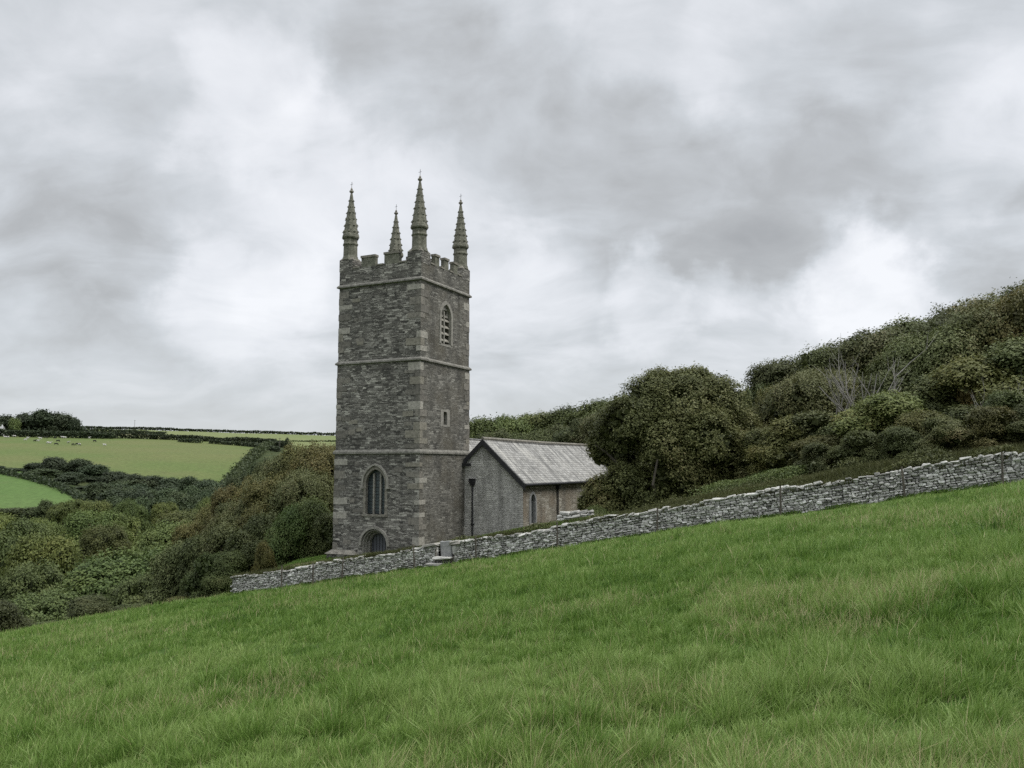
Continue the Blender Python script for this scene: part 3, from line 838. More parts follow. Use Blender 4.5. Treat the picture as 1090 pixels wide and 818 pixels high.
# ---- aisle and nave
AX, AY0, AY1 = 3.83, 5.0, 22.2
Z_APEX = zpx(516.2, 467.3, 48.96); Z_EAVE = zpx(558, 511.5, 47.84)
X_APEX = 1.27; PITCHR = (Z_APEX - Z_EAVE) / (AX - X_APEX)
def aisle():
    mb = MB()       # gable wall with side walls: solid prism, cut by the tower at x=0
    xl = X_APEX * 2 - AX; zl = Z_EAVE
    prof = [(0.004, -.3), (AX, -.3), (AX, Z_EAVE - .08), (X_APEX, Z_APEX - .10), (0.004, Z_APEX - .10 - PITCHR * X_APEX)]
    n = len(prof); vs = [(x, AY0, z) for x, z in prof] + [(x, AY1, z) for x, z in prof]
    fs = [tuple(range(n)), tuple(range(2 * n - 1, n - 1, -1))] + [(k, (k + 1) % n, n + (k + 1) % n, n + k) for k in range(n)]
    mb.add(vs, fs)
    o = mb.build('aisle_wall', [M['gable'], M['aisle'], M['dressed']], church); recalc(o.data)
    t_win = 4.15
    sf = face_map('south', (AX, AY0 + 1.35, 0))
    zb = zpx(576, 557, 49.5); zs = zpx(576, 534, 49.5); zt = zpx(576, 525, 49.5)
    apply_bool(o, [cutter(arch_pts(.40, zb, zs, zt, 8), sf, -.3)])
    recalc(o.data); uv_box(o.data)
    for p in o.data.polygons: p.material_index = 1 if p.normal.x > .8 and p.center.x > AX - .05 else (0 if p.normal.y < -.8 or p.normal.z > .1 else 2)
    mb_obj(prism(arch_pts(.39, zb + .01, zs, zt - .01, 8), sf, -.24, -.20), 'lancet_window', M['glass'], o)
    mb = MB(); a = arch_pts(.50, zb, zs, zt + .12, 8)[1:] + [(-.5, zb)]; b = arch_pts(.36, zb, zs, zt - .04, 8)[1:] + [(-.36, zb)]
    ring(a, b, sf, -.12, .03, mb=mb); mb_obj(mb, 'lancet_surround', M['slate'], o)
    mb = MB(); mb.box(AX - .17, AX - .1, AY0 + 1.35 - .035, AY0 + 1.35 + .035, zb, zt - .02); mb_obj(mb, 'mullion', M['slate'], o)
    # south roof slope and the short north slope
    t = .09
    def slope(x0, z0, x1, z1, y0, y1, mt, name):
        m = MB(); d = Vector((x1 - x0, 0, z1 - z0)).normalized(); nn = Vector((-d.z, 0, d.x));  nn = nn if nn.z > 0 else -nn
        a, b = Vector((x0, 0, z0)), Vector((x1, 0, z1)); L = (b - a).length
        rows = 14; ny = 34; vs = []; fs = []
        for i in range(rows + 1):
            for j in range(ny + 1):
                y = y0 + (y1 - y0) * j / ny; sag = (-.05 * math.sin(math.pi * j / ny) * (1 - i / rows) + .03 * (mnoise.noise((y * .35, i * .5, 3.3)))) if 0 < j < ny else 0
                p = a + (b - a) * (i / rows) + nn * sag; vs.append((p.x, y, p.z))
        for i in range(rows):
            for j in range(ny):
                q = i * (ny + 1) + j; fs.append((q, q + 1, q + ny + 2, q + ny + 1))
        N0 = len(vs); vs += [(Vector(v) - nn * t)[:] for v in vs]
        fs += [tuple(N0 + k for k in reversed(f)) for f in fs[:rows * ny]]
        for j in range(ny):
            for i in (0, rows):
                q = i * (ny + 1) + j; fs.append((q, q + 1, N0 + q + 1, N0 + q))
        for i in range(rows):
            for j in (0, ny):
                q = i * (ny + 1) + j; fs.append((q, q + ny + 1, N0 + q + ny + 1, N0 + q))
        m.add(vs, fs); me = m.mesh(name, M[mt]); recalc(me)
        uvl = me.uv_layers.new(name='UVMap')
        for p in me.polygons:
            for li in p.loop_indices:
                c = me.vertices[me.loops[li].vertex_index].co; uvl.data[li].uv = (c.y, (Vector((c.x, 0, c.z)) - a).dot(d))
        return link(name, me, church)
    ov = .22
    so = slope(X_APEX - .01, Z_APEX + .01, AX + ov, Z_EAVE - PITCHR * ov + .02, AY0 - .14, AY1 + .14, 'roof', 'aisle_roof')
    no = slope(X_APEX + .01, Z_APEX + .006, .02, Z_APEX - PITCHR * (X_APEX - .02), AY0 - .14, TY - .12, 'roof', 'aisle_roof')
    slope(X_APEX + .01, Z_APEX + .006, -.25, Z_APEX - PITCHR * 1.50, TY + .02, AY1 + .14, 'roof', 'aisle_roof')
    # ridge tiles
    mb = MB(); mb.tube([(X_APEX, AY0 - .15, Z_APEX + .015), (X_APEX, (AY0 + AY1) / 2, Z_APEX - .02), (X_APEX, AY1 + .15, Z_APEX + .015)], .10, 8); mb_obj(mb, 'ridge_tiles', M['dressed'], church)
    # barge boards on the gable
    mb = MB()
    def board(xa, za, xb, zb_, y0, y1, dep):
        mb.add([(xa, y0, za), (xb, y0, zb_), (xb, y0, zb_ - dep), (xa, y0, za - dep), (xa, y1, za), (xb, y1, zb_), (xb, y1, zb_ - dep), (xa, y1, za - dep)],
               [(0, 1, 2, 3), (7, 6, 5, 4), (0, 4, 5, 1), (1, 5, 6, 2), (2, 6, 7, 3), (3, 7, 4, 0)])
    board(X_APEX, Z_APEX - .03, AX + ov, Z_EAVE - PITCHR * ov - .03, AY0 - .19, AY0 - .142, .34)
    board(X_APEX, Z_APEX - .03, .03, Z_APEX - PITCHR * (X_APEX - .03) - .03, AY0 - .192, AY0 - .144, .34)
    mb_obj(mb, 'barge_board', M['timber_dark'], church)
    mb = MB(); mb.box(.0, .55, AY0 - .34, AY0 - .2, Z_APEX - PITCHR * X_APEX - .42, Z_APEX - PITCHR * X_APEX - .24); mb_obj(mb, 'valley_gutter', M['lead'], church)
    # eaves gutter
    mb = MB(); zg = Z_EAVE - PITCHR * ov - .06
    mb.tube([(AX + ov + .04, AY0 - .16, zg), (AX + ov + .04, AY1 + .12, zg)], .075, 8); mb_obj(mb, 'gutter', M['lead'], church)
    # rainwater pipes
    mb = MB(); x = .58; y = AY0 - .10; zt2 = zpx(504.5, 515, 49.3)
    mb.tube([(x, y, -.2), (x, y, zt2)], .05, 8); mb.frustum(x - .15, x + .15, y - .13, y + .095, zt2, zt2 + .30, -.03); mb.box(x - .1, x + .1, y - .1, y + .095, zt2 - .12, zt2)
    for zc in (1.2, 2.3): mb.box(x - .09, x + .09, y - .06, y + .095, zc, zc + .07)
    mb_obj(mb, 'downpipe', M['lead'], church)
    mb = MB(); y = AY0 + 4.95; x = AX + .09
    mb.tube([(x, y, -.2), (x, y, zg - .4), (x + .15, y, zg - .05)], .05, 8); mb.frustum(x - .08, x + .14, y - .12, y + .12, zg - .34, zg - .12, -.03)
    mb_obj(mb, 'downpipe', M['lead'], church)
    # nave: ridge along the tower's axis, south slope down to the valley
    ZN = 1.93 - BASE
    slope(-2.82, ZN, -.26, ZN - 2.62, TY + .03, AY1 + 1.0, 'roof', 'nave_roof')
    slope(-2.80, ZN - .004, -5.6, ZN - 2.85, TY + .03, AY1 + 1.0, 'roof', 'nave_roof')
    mb = MB(); prof = [(-5.3, -.3), (-.0, -.3), (-.0, ZN - 2.95), (-.3, ZN - 2.8), (-2.81, ZN - .12), (-5.3, ZN - 2.7)]
    n = len(prof); vs = [(x, TY + .01, z) for x, z in prof] + [(x, AY1 + .9, z) for x, z in prof]
    mb.add(vs, [tuple(range(n)), tuple(range(2 * n - 1, n - 1, -1))] + [(k, (k + 1) % n, n + (k + 1) % n, n + k) for k in range(n)])
    mb_obj(mb, 'nave_wall', M['aisle'], church, True)
aisle()

# ------------------------------------------------------------------ churchyard wall of dry stone
def wall_mat(name):
    m, t, b, _ = mat(name)
    a = t.node('ShaderNodeAttribute'); a.attribute_name = 'tint'
    o = t.node('ShaderNodeTexCoord').outputs['Object']
    col = t.ramp(a.outputs['Fac'], [(0, (.20, .195, .18)), (.35, (.36, .355, .33)), (.7, (.48, .475, .44)), (1, (.64, .635, .60))])
    col = t.mix(t.smooth(t.noise(o, 7, 5, .7), .5, .68, 0, .7), col, (.46, .46, .42))
    col = t.mix(t.smooth(t.noise(o, 4.2, 5, .7), .57, .70, 0, .7), col, (.09, .09, .075))
    col = t.mix(t.smooth(t.noise(o, .5, 3, .6), .55, .72, 0, .35), col, (.13, .13, .085))
    t.link(col, b.inputs['Base Color']); bump(t, b, t.noise(o, 22, 4, .7), .6, .02)
    return m
M['drystone'] = wall_mat('dry_stone')
def stone_verts(rng, sx, sy, sz):
    """chamfered irregular block: 24 vertices, 26 faces given as quads and triangles"""
    c = min(sx, sy, sz) * rng.uniform(.18, .34)
    jit = {}
    vs = []; idx = {}
    for ix in (-1, 1):
        for iy in (-1, 1):
            for iz in (-1, 1):
                jx, jy, jz = rng.uniform(-.16, .16) * sx, rng.uniform(-.2, .2) * sy, rng.uniform(-.2, .2) * sz
                for a in range(3):
                    p = [ix * (sx / 2 - (c if a != 0 else 0)) + jx * .6, iy * (sy / 2 - (c if a != 1 else 0)) + jy * .5, iz * (sz / 2 - (c if a != 2 else 0)) + jz * .7]
                    idx[(ix, iy, iz, a)] = len(vs); vs.append(p)
    f = []
    for s in (-1, 1):
        f.append([idx[(s, a, b, 0)] for a, b in ((-1, -1), (1, -1), (1, 1), (-1, 1))])
        f.append([idx[(a, s, b, 1)] for a, b in ((-1, -1), (1, -1), (1, 1), (-1, 1))])
        f.append([idx[(a, b, s, 2)] for a, b in ((-1, -1), (1, -1), (1, 1), (-1, 1))])
    for a in (-1, 1):
        for b in (-1, 1):
            f.append([idx[(a, b, -1, 0)], idx[(a, b, 1, 0)], idx[(a, b, 1, 1)], idx[(a, b, -1, 1)]])
            f.append([idx[(a, -1, b, 0)], idx[(a, 1, b, 0)], idx[(a, 1, b, 2)], idx[(a, -1, b, 2)]])
            f.append([idx[(-1, a, b, 1)], idx[(1, a, b, 1)], idx[(1, a, b, 2)], idx[(-1, a, b, 2)]])
    for a in (-1, 1):
        for b in (-1, 1):
            for c2 in (-1, 1): f.append([idx[(a, b, c2, k)] for k in range(3)])
    return vs, f
def stone_wall(name, w0, w1, label, seed, hfun, thick=.5, n0=0.0):
    rng = random.Random(seed); V = []; Fc = []; T = []
    def put(w, n, z, sx, sy, sz, rot=0.0, tint=None, tilt=0.0):
        vs, fs = stone_verts(rng, sx, sy, sz); b = len(V); tt = rng.random() if tint is None else tint
        ca, sa = math.cos(tilt), math.sin(tilt)
        for x, y, q in vs:
            x, q = x * ca - q * sa, x * sa + q * ca
            X, Y = xy(w + x, n + y); V.append((X, Y, z + q)); T.append(tt)
        for f in fs: Fc.append(tuple(b + i for i in f))
    slope_a = math.atan(.173)
    hmax = 1.3; s = -.12; row = 0
    while s < hmax:
        h = rng.uniform(.06, .125)
        w = w0 + rng.uniform(0, .2)
        while w < w1:
            L = rng.uniform(.08, .22) * (1.25 if h > .1 else 1); L = min(L, w1 - w + .08)
            wc = w + L / 2
            X, Y = xy(wc, n0); zg = float(plane(wc, 0))
            top = hfun(wc)
            if s + h * .6 < top:
                hh = h * rng.uniform(.8, 1.02)
                if rng.random() < .09: hh *= rng.uniform(1.5, 2.1)
                put(wc, n0 + .13 + rng.uniform(-.05, .05) + .03 * s, zg + s + h / 2, L * .985, .28, hh * .98, tilt=slope_a * rng.uniform(.3, 1) + rng.uniform(-.2, .2))
            w += L + rng.uniform(0.0, .012)
        s += h; row += 1
    # coping: rough slabs laid along the top
    w = w0
    while w < w1:
        L = rng.uniform(.12, .36); wc = w + L / 2
        zg = float(plane(wc, 0))
        put(wc, n0 + .2 + rng.uniform(-.03, .03), zg + hfun(wc) + rng.uniform(-.05, .05), L, .44, rng.uniform(.05, .15), tilt=slope_a + rng.uniform(-.2, .2), tint=rng.uniform(0, .75))
        w += L * rng.uniform(.95, 1.35)
    # hearting behind the face
    wl = np.arange(w0, w1 + .01, .5)
    for a, b in zip(wl[:-1], wl[1:]):
        q = len(V)
        for w_ in (a, b):
            zg = float(plane(w_, 0)); hh = hfun(w_) - .05
            for n_, z_ in ((n0 + .15, zg - .3), (n0 + .15, zg + hh), (n0 + .5, zg + hh), (n0 + .5, zg - .3)):
                X, Y = xy(w_, n_); V.append((X, Y, z_)); T.append(.0)
        for k in range(4): Fc.append((q + k, q + (k + 1) % 4, q + 4 + (k + 1) % 4, q + 4 + k))
        Fc.append((q, q + 1, q + 2, q + 3)); Fc.append((q + 7, q + 6, q + 5, q + 4))
    me = bpy.data.meshes.new(name); me.from_pydata(V, [], Fc); me.materials.append(M['drystone'])
    at_ = me.attributes.new('tint', 'FLOAT', 'POINT'); at_.data.foreach_set('value', np.array(T, np.float32))
    recalc(me)
    return tag(link(name, me), label, 'wall')
def hw(w): return .90 + .10 * math.sin(w * .9) * .5 + .06 * float(vnoise(w * 1.3, 2.2, 4) - .5) + .13 * min(1, max(0, (w - 6) / 8))
W_GAP0, W_GAP1 = .75, 1.75
stone_wall('dry_stone_wall', -12.0, W_GAP0, 'shorter pale dry stone wall running downhill in front of the tower, left of the stile', 11, hw)
stone_wall('dry_stone_wall', W_GAP1, 38.0, 'long grey dry stone wall climbing the hill from the stile to the trees on the right', 12, hw)

# ------------------------------------------------------------------ foliage
def ico(sub=2):
    bm = bmesh.new(); bmesh.ops.create_icosphere(bm, subdivisions=sub, radius=1.0)
    v = np.array([x.co[:] for x in bm.verts]); f = np.array([[q.index for q in p.verts] for p in bm.faces]); bm.free(); return v, f
ICO_V, ICO_F = ico(2)

def leaf_quads(P, N, size, rs, aspect=.6):
    """one folded rhombic leaf per point; returns verts (n*4,3), faces (n,4)"""
    n = len(P)
    t = rs.normal(size=(n, 3)); t -= (t * N).sum(1, keepdims=True) * N; t /= np.linalg.norm(t, axis=1, keepdims=True) + 1e-9
    b = np.cross(N, t)
    L = size * rs.uniform(.65, 1.35, (n, 1)); Wd = L * aspect * rs.uniform(.7, 1.2, (n, 1))
    fold = N * L * rs.uniform(-.18, .18, (n, 1))
    v = np.stack([P - t * L * .5, P + b * Wd * .5 + fold + t * L * .06, P + t * L * .5, P - b * Wd * .5 + fold + t * L * .06], 1)
    return v.reshape(-1, 3), np.arange(n * 4).reshape(n, 4)

def crown_mesh(name, blobs, n, leaf, seed, mt, core=.74, shell=.30, per=4, bottom=-.35, bias=0.0):
    """blobs: (x,y,z,rx,ry,rz). leaves in clumps through the outer part of every lobe, with a leafy inner mass"""
    rs = np.random.RandomState(seed)
    B = np.array(blobs, float)
    area = (B[:, 3] * B[:, 4] + B[:, 3] * B[:, 5] + B[:, 4] * B[:, 5]); pr = area / area.sum()
    m = n // per * 2
    k = rs.choice(len(B), m, p=pr)
    d = rs.normal(size=(m, 3)); d /= np.linalg.norm(d, axis=1, keepdims=True)
    d[:, 2] = np.where(d[:, 2] < bottom, -d[:, 2], d[:, 2])
    rr = 1 - shell * np.abs(rs.normal(size=m)) * .7 + .06 * rs.rand(m) ** 3
    lump = 1 + .16 * (fbm(d[:, 0] * 3.1 + k * 7, d[:, 1] * 3.1 + d[:, 2] * 2.7, seed, 2) - .5) * 2
    P = B[k, :3] + d * B[k, 3:] * (rr * lump)[:, None]
    inside = np.zeros(m, bool)
    for j in range(len(B)):
        q = (P - B[j, :3]) / B[j, 3:]
        inside |= ((q ** 2).sum(1) < .52) & (k != j)
    ok = ~inside & (P[:, 2] > .02); P = P[ok][:n // per]; d = d[ok][:n // per]; k = k[ok][:n // per]
    # some twigs stick out
    m = len(P)
    cl = rs.rand(m); bt = rs.rand(len(B))[k]
    hole = fbm(P[:, 0] * .9, P[:, 1] * .9 + P[:, 2] * 1.1, seed + 5, 2)
    keep = rs.rand(m) < np.clip((hole - .27) * 7, .06, 1)
    P, d, cl, bt = P[keep], d[keep], cl[keep], bt[keep]; m = len(P)
    PP = np.repeat(P, per, 0) + rs.normal(size=(m * per, 3)) * leaf * .75
    N = np.repeat(d, per, 0) * .85 + np.array([0, 0, .5]) + rs.normal(size=(m * per, 3)) * .42
    N /= np.linalg.norm(N, axis=1, keepdims=True)
    v, f = leaf_quads(PP, N, leaf, rs)
    big = fbm(PP[:, 0] * .45, PP[:, 1] * .45 + PP[:, 2] * .5, seed + 9, 2)
    tint = np.clip(.26 * np.repeat(cl, per) + .30 * np.repeat(bt, per) + .16 * rs.rand(m * per) + .6 * (big - .45) + .16 + bias, 0, 1)
    tint = np.repeat(tint, 4)
    # the inner leafy mass: coarse leaves in quads too
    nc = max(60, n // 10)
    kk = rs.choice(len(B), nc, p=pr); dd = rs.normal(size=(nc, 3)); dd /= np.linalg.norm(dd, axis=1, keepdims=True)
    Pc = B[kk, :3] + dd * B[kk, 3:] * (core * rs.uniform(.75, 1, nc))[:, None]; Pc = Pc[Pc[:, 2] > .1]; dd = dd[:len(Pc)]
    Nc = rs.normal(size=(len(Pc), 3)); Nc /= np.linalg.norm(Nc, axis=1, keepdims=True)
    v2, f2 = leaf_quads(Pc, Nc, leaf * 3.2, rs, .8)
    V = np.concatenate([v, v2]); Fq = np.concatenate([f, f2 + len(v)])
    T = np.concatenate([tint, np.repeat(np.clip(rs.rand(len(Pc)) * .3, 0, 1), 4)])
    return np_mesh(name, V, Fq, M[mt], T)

def dome(seed, w, d, h, k=9, lean=0.0, low=.25):
    """a domed crown of overlapping lobes over a main mass; base of the foliage at low*h"""
    r = random.Random(seed); out = [(0, 0, h * .52, w * .36, d * .36, h * .40)]
    for i in range(k):
        a = 2 * math.pi * (i + r.uniform(-.3, .3)) / k; e = r.uniform(.05, 1.0) * 1.25
        x, y, z = math.cos(a) * math.cos(e) * w * .33, math.sin(a) * math.cos(e) * d * .33, h * (low + .12) + math.sin(e) * h * (.62 - low * .3)
        q = r.uniform(.17, .27)
        out.append((x + lean * z, y, z, w * q, d * q, h * q * .85))
    for i in range(k // 2 + 1):
        a = 2 * math.pi * (i + r.uniform(-.4, .4)) / (k // 2 + 1)
        out.append((math.cos(a) * w * .30, math.sin(a) * d * .30, h * (low + r.uniform(-.05, .1)), w * .2, d * .2, h * .2))
    return out

def trunk_mesh(name, seed, h, r0, spread, n_limb=5, mt='bark', fork=.25):
    r = random.Random(seed); mb = MB()
    top = Vector((r.uniform(-.1, .1) * h, r.uniform(-.1, .1) * h, h))
    pts = [Vector((0, 0, -.4)), Vector((r.uniform(-.05, .05) * h, 0, h * .3)), top * .65, top]
    mb.tube(pts, [r0 * 1.25, r0, r0 * .6, r0 * .2], 7)
    for i in range(n_limb):
        a = 2 * math.pi * i / n_limb + r.uniform(-.4, .4); z0 = h * r.uniform(fork, fork + .35)
        b = Vector((0, 0, z0)) + (top * .1); e = Vector((math.cos(a) * spread, math.sin(a) * spread, h * r.uniform(.75, 1.05)))
        mid = b.lerp(e, .5) + Vector((math.cos(a), math.sin(a), 0)) * spread * .12 - Vector((0, 0, .06 * h))
        mb.tube([b, mid, e], [r0 * .55, r0 * .38, r0 * .1], 6)
    return mb.mesh(name, M[mt])

PROTO = {}
def proto(kind, i, w, h, n, leaf, mt, **kw):
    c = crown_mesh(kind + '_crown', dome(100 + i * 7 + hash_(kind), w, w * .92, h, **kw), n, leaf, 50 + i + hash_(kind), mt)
    t = trunk_mesh(kind + '_trunk', 7 + i, h * .8, w * .022 + .03, w * .28)
    co = np.empty(len(c.vertices) * 3, np.float32); c.vertices.foreach_get('co', co); co = co.reshape(-1, 3)
    ht = float(np.percentile(co[:, 2], 99.3)); wd = float(np.percentile(np.hypot(co[:, 0], co[:, 1]), 97)) * 2
    PROTO.setdefault(kind, []).append((c, t, wd, ht))
def hash_(s): return sum(ord(c) * (i + 1) for i, c in enumerate(s)) % 97
for i in range(3): proto('scrub', i, 7.0, 6.5, 64000, .13, 'leaf', k=11, low=.2)
for i in range(3): proto('shrub', i, 4.0, 3.4, 30000, .108, 'leaf', k=9, low=.12)
for i in range(4): proto('wood', i, 10.0, 9.0, 30000, .25, 'leaf_green', k=12, low=.22)
for i in range(3): proto('belt', i, 14.0, 11.0, 6500, .8, 'leaf_dark', k=12, low=.10)
for i in range(2): proto('farm', i, 16.0, 15.0, 4200, 1.3, 'leaf_dark', k=11, low=.03)

rt = random.Random(77)
CNT = {}
def tree(name, kind, px, top, Y, width, colour, label, group=None, cat='tree', parts=True, hmin=1.6, squash=None, sink=0.15):
    p = at(px, top, Y); X = p.x
    z = ground_z(X, Y) - sink
    h = max(hmin, p.z - z)
    CNT[kind] = CNT.get(kind, -1) + 1
    c, t, w0, h0 = PROTO[kind][CNT[kind] % len(PROTO[kind])]
    rz = rt.uniform(0, 6.28); sx = width / w0; sz = h / h0
    if parts:
        o = empty(name, (X, Y, z), rz); o.scale = (sx, sx * rt.uniform(.88, 1.1), sz)
        a = link('crown', c, o); b = link('trunk', t, o)
        a.color = (*colour, 1)
    else:
        o = link(name, c); o.location = (X, Y, z); o.rotation_euler = (0, 0, rz); o.scale = (sx, sx, sz); o.color = (*colour, 1)
    return tag(o, label, cat, group)
def tint(base, j=.08):
    k = 1 + rt.uniform(-j, j)
    return tuple(max(0, b * k * (1 + rt.uniform(-.04, .04))) for b in base)
OLIVE, DARK, BROWN, GREEN, LIME = (1, 1, 1), (.75, .80, .74), (1.10, .96, .82), (.92, 1.02, .85), (1.25, 1.2, .95)

# ---- thicket on the right-hand hillside
for px, top, Y, w in [(814, 408, 57, 6), (838, 388, 57, 8), (880, 373, 57, 9), (928, 357, 56, 9), (975, 342, 55, 9), (1018, 329, 54, 9), (1062, 320, 53, 8), (1104, 303, 52, 9), (1150, 282, 52, 9), (1205, 270, 50, 9), (1260, 262, 48, 9)]:
    tree('windswept_tree', 'scrub', px, top, Y, w, tint(OLIVE if rt.random() < .6 else DARK), 'dark olive wind-clipped tree forming the skyline of the right hillside thicket', 'skyline trees of the right hillside')
for px, top, Y, w in [(830, 418, 49, 5.5), (858, 396, 48, 6), (905, 400, 49, 6.5), (955, 382, 47, 6.5), (1000, 352, 46, 7), (1048, 335, 45, 7), (1092, 312, 44, 7), (1140, 300, 43, 7), (1200, 290, 42, 7)]:
    tree('windswept_tree', 'scrub', px, top, Y, w, tint(OLIVE if rt.random() < .5 else BROWN), 'dense olive brown tree halfway up the right hillside thicket, below the skyline', 'middle trees of the right hillside')
for px, top, Y, w, c in [(812, 458, 43, 3.4, OLIVE), (838, 446, 41, 4, BROWN), (872, 440, 40, 4.2, OLIVE), (908, 446, 39, 3.6, OLIVE), (985, 430, 38, 4, DARK), (1012, 398, 38.5, 5, OLIVE), (1058, 378, 37, 5.5, BROWN), (1108, 362, 36, 5.5, OLIVE), (1160, 350, 35, 5.5, OLIVE), (1035, 432, 36, 4, DARK), (1082, 420, 35, 4.4, OLIVE), (1120, 420, 34, 4.4, OLIVE), (880, 470, 38, 3.2, BROWN), (990, 462, 36, 3.2, DARK)]:
    tree('thicket_shrub', 'shrub', px, top, Y, w, tint(c), 'leafy shrub at the front of the right thicket just above the dry stone wall', 'front shrubs of the right thicket', 'shrub')
for w_, n_, hh, ww, c in [(17.5, 4.2, 1.3, 2.0, DARK), (19.2, 3.6, 1.5, 2.2, OLIVE), (20.8, 3.1, 1.4, 2.2, DARK), (22.3, 2.9, 1.5, 2.3, OLIVE), (23.9, 2.7, 1.6, 2.3, BROWN), (25.4, 2.6, 1.5, 2.3, DARK), (27.0, 2.6, 1.7, 2.4, OLIVE), (28.6, 2.5, 1.7, 2.4, DARK), (30.2, 2.5, 1.8, 2.4, OLIVE), (21.5, 4.5, 1.8, 2.6, BROWN), (24.6, 4.2, 2.0, 2.6, OLIVE), (27.8, 4.0, 2.1, 2.8, DARK)]:
    X_, Y_ = xy(w_, n_); z_ = ground_z(X_, Y_); q_ = math.atan2(z_ + hh, math.hypot(0, Y_))
    py_ = 409 - F_PX * math.tan(q_ - PITCH); px_ = 545 + X_ / Y_ * 886
    tree('low_shrub', 'shrub', px_, py_, Y_, ww, tint(c), 'knee high tangled shrub right behind the dry stone wall under the right thicket', 'low shrubs behind the wall', 'shrub', hmin=.8)
tree('leafy_bush', 'shrub', 945, 420, 37.6, 5.2, (1.14, 1.2, .92), 'brighter yellow green bush in front of the bare dead tree', None, 'bush')
tree('rusty_shrub', 'shrub', 1045, 405, 36.4, 3.0, (1.45, 1.0, .8), 'rust brown dying shrub in the right thicket', None, 'shrub')
# ---- behind the church
for px, top, Y, w in [(478, 449, 88, 9), (512, 447, 87, 9), (546, 445, 87, 9), (580, 442, 88, 9), (612, 436, 85, 9), (642, 428, 82, 9.5), (672, 424, 76, 9), (705, 420, 70, 9), (742, 428, 66, 8), (775, 440, 62, 6)]:
    tree('hillside_tree', 'wood', px, top, Y, w, tint((.95, .92, .82)), 'olive tree in the wooded bank rising behind the church roof', 'trees behind the church roof')
for px, top, Y, w in [(530, 461, 77, 7), (566, 460, 77, 7), (600, 455, 76, 7), (632, 448, 72, 8), (665, 440, 66, 8), (765, 440, 57, 7), (792, 452, 53, 5)]:
    tree('hillside_shrub', 'scrub', px, top, Y, w, tint(DARK), 'dark lower bush in front of the wooded bank behind the church roof', 'bushes behind the church roof', 'bush')

# ---- big rounded bush beside the aisle
def big_bush():
    p = at(716, 535, 45.5); z = ground_z(p.x, p.y) - .1
    o = empty('sprawling_tree', (p.x, p.y, z)); k = 886 / 45.5
    def b(px, py, y, rx, rz): q = at(px, py, 45.5); return (q.x - p.x, y, q.z - z, rx / k, rx / k * .85, rz / k)
    bl = [b(722, 452, 0, 62, 50), b(725, 425, 0, 45, 32), b(690, 432, -.4, 34, 32), b(760, 432, -.3, 36, 32), b(658, 462, -.2, 29, 33), b(785, 462, .2, 28, 30),
          b(668, 450, -1.2, 28, 30), b(700, 475, -1.8, 30, 34), b(745, 470, -2.0, 34, 32), b(775, 482, -1.4, 28, 24), b(720, 505, -1.6, 36, 28),
          b(640, 478, .4, 16, 20), b(760, 505, -.8, 30, 22), b(665, 515, -1.0, 30, 22), b(640, 522, -.6, 20, 16), b(690, 522, -1.4, 30, 18), b(648, 538, -1.0, 22, 16), b(685, 545, -1.6, 30, 18), b(725, 535, -1.9, 34, 18), b(765, 525, -1.4, 30, 16), b(628, 535, -.2, 16, 14), b(705, 408, .2, 24, 17), b(738, 404, .2, 26, 14)]
    c = link('crown', crown_mesh('sprawling_crown', bl, 125000, .124, 31, 'leaf', bottom=-.6, shell=.34), o); c.color = (1.02, .98, .9, 1)
    mb = MB(); r = random.Random(2)
    def L(pts, r0, r1): 
        q = [Vector((at(x, y, 45.5).x - p.x, yy, at(x, y, 45.5).z - z)) for x, y, yy in pts]
        mb.tube(q, [r0 + (r1 - r0) * i / (len(q) - 1) for i in range(len(q))], 6)
    L([(690, 545, 0), (680, 515, .1), (662, 500, .2), (650, 485, .3), (640, 470, .3)], .20, .05)
    L([(688, 540, -.2), (664, 508, -.4), (655, 492, -.4), (643, 481, -.5), (632, 474, -.5)], .13, .03)
    L([(700, 545, 0), (705, 500, 0), (720, 450, .2), (725, 410, .2)], .24, .05)
    L([(702, 542, -.3), (735, 500, -.5), (770, 470, -.6), (785, 450, -.3)], .18, .04)
    L([(698, 540, -1.5), (686, 515, -2.7), (690, 490, -2.9)], .09, .05)
    mb.build('trunk', M['bark'], o)
    tag(o, 'big rounded olive tree sprawling beside the far end of the slate roofed aisle', 'tree')
big_bush()

# ---- bare dead trees in the thicket
def bare_tree(px, base, Y, h, label, seed, n=7, spread=.55, rad0=.05):
    r = random.Random(seed); p = at(px, base, Y); mb = MB()
    def br(a, d, L, rad, lev):
        pts = [a]; dd = d.copy()
        for i in range(4):
            dd = (dd + Vector((r.uniform(-.16, .16), r.uniform(-.16, .16), r.uniform(-.05, .12)))).normalized(); pts.append(pts[-1] + dd * L / 4)
        mb.tube(pts, [rad, rad * .85, rad * .7, rad * .5, rad * .3], 5)
        if lev:
            for i in range(r.randint(2, 4)):
                q = pts[r.randint(1, 4)]; e = (dd + Vector((r.uniform(-.7, .7), r.uniform(-.5, .5), r.uniform(-.1, .5)))).normalized()
                br(q, e, L * r.uniform(.4, .65), rad * .5, lev - 1)
    for i in range(n):
        a = (i + .5) / n * 2 - 1 + r.uniform(-.1, .1)
        br(Vector((a * .15, 0, -.3)), Vector((a * spread * 1.4, r.uniform(-.4, .1), 1)).normalized(), h * r.uniform(.75, 1.05), rad0, 2)
    o = mb.build('bare_tree', M['bark_pale']); o.location = p
    return tag(o, label, 'dead tree')
bare_tree(922, 450, 40.5, 3.2, 'leafless grey dead tree with fanned branches in the right thicket', 4, 9, 1.0)
bare_tree(893, 444, 41, 1.9, 'small leafless grey sapling left of the fanned dead tree', 9, 3, .35)
bare_tree(1040, 462, 33.5, 1.7, 'thin pale bare stem standing among shrubs at the right edge thicket', 14, 2, .22, .022)
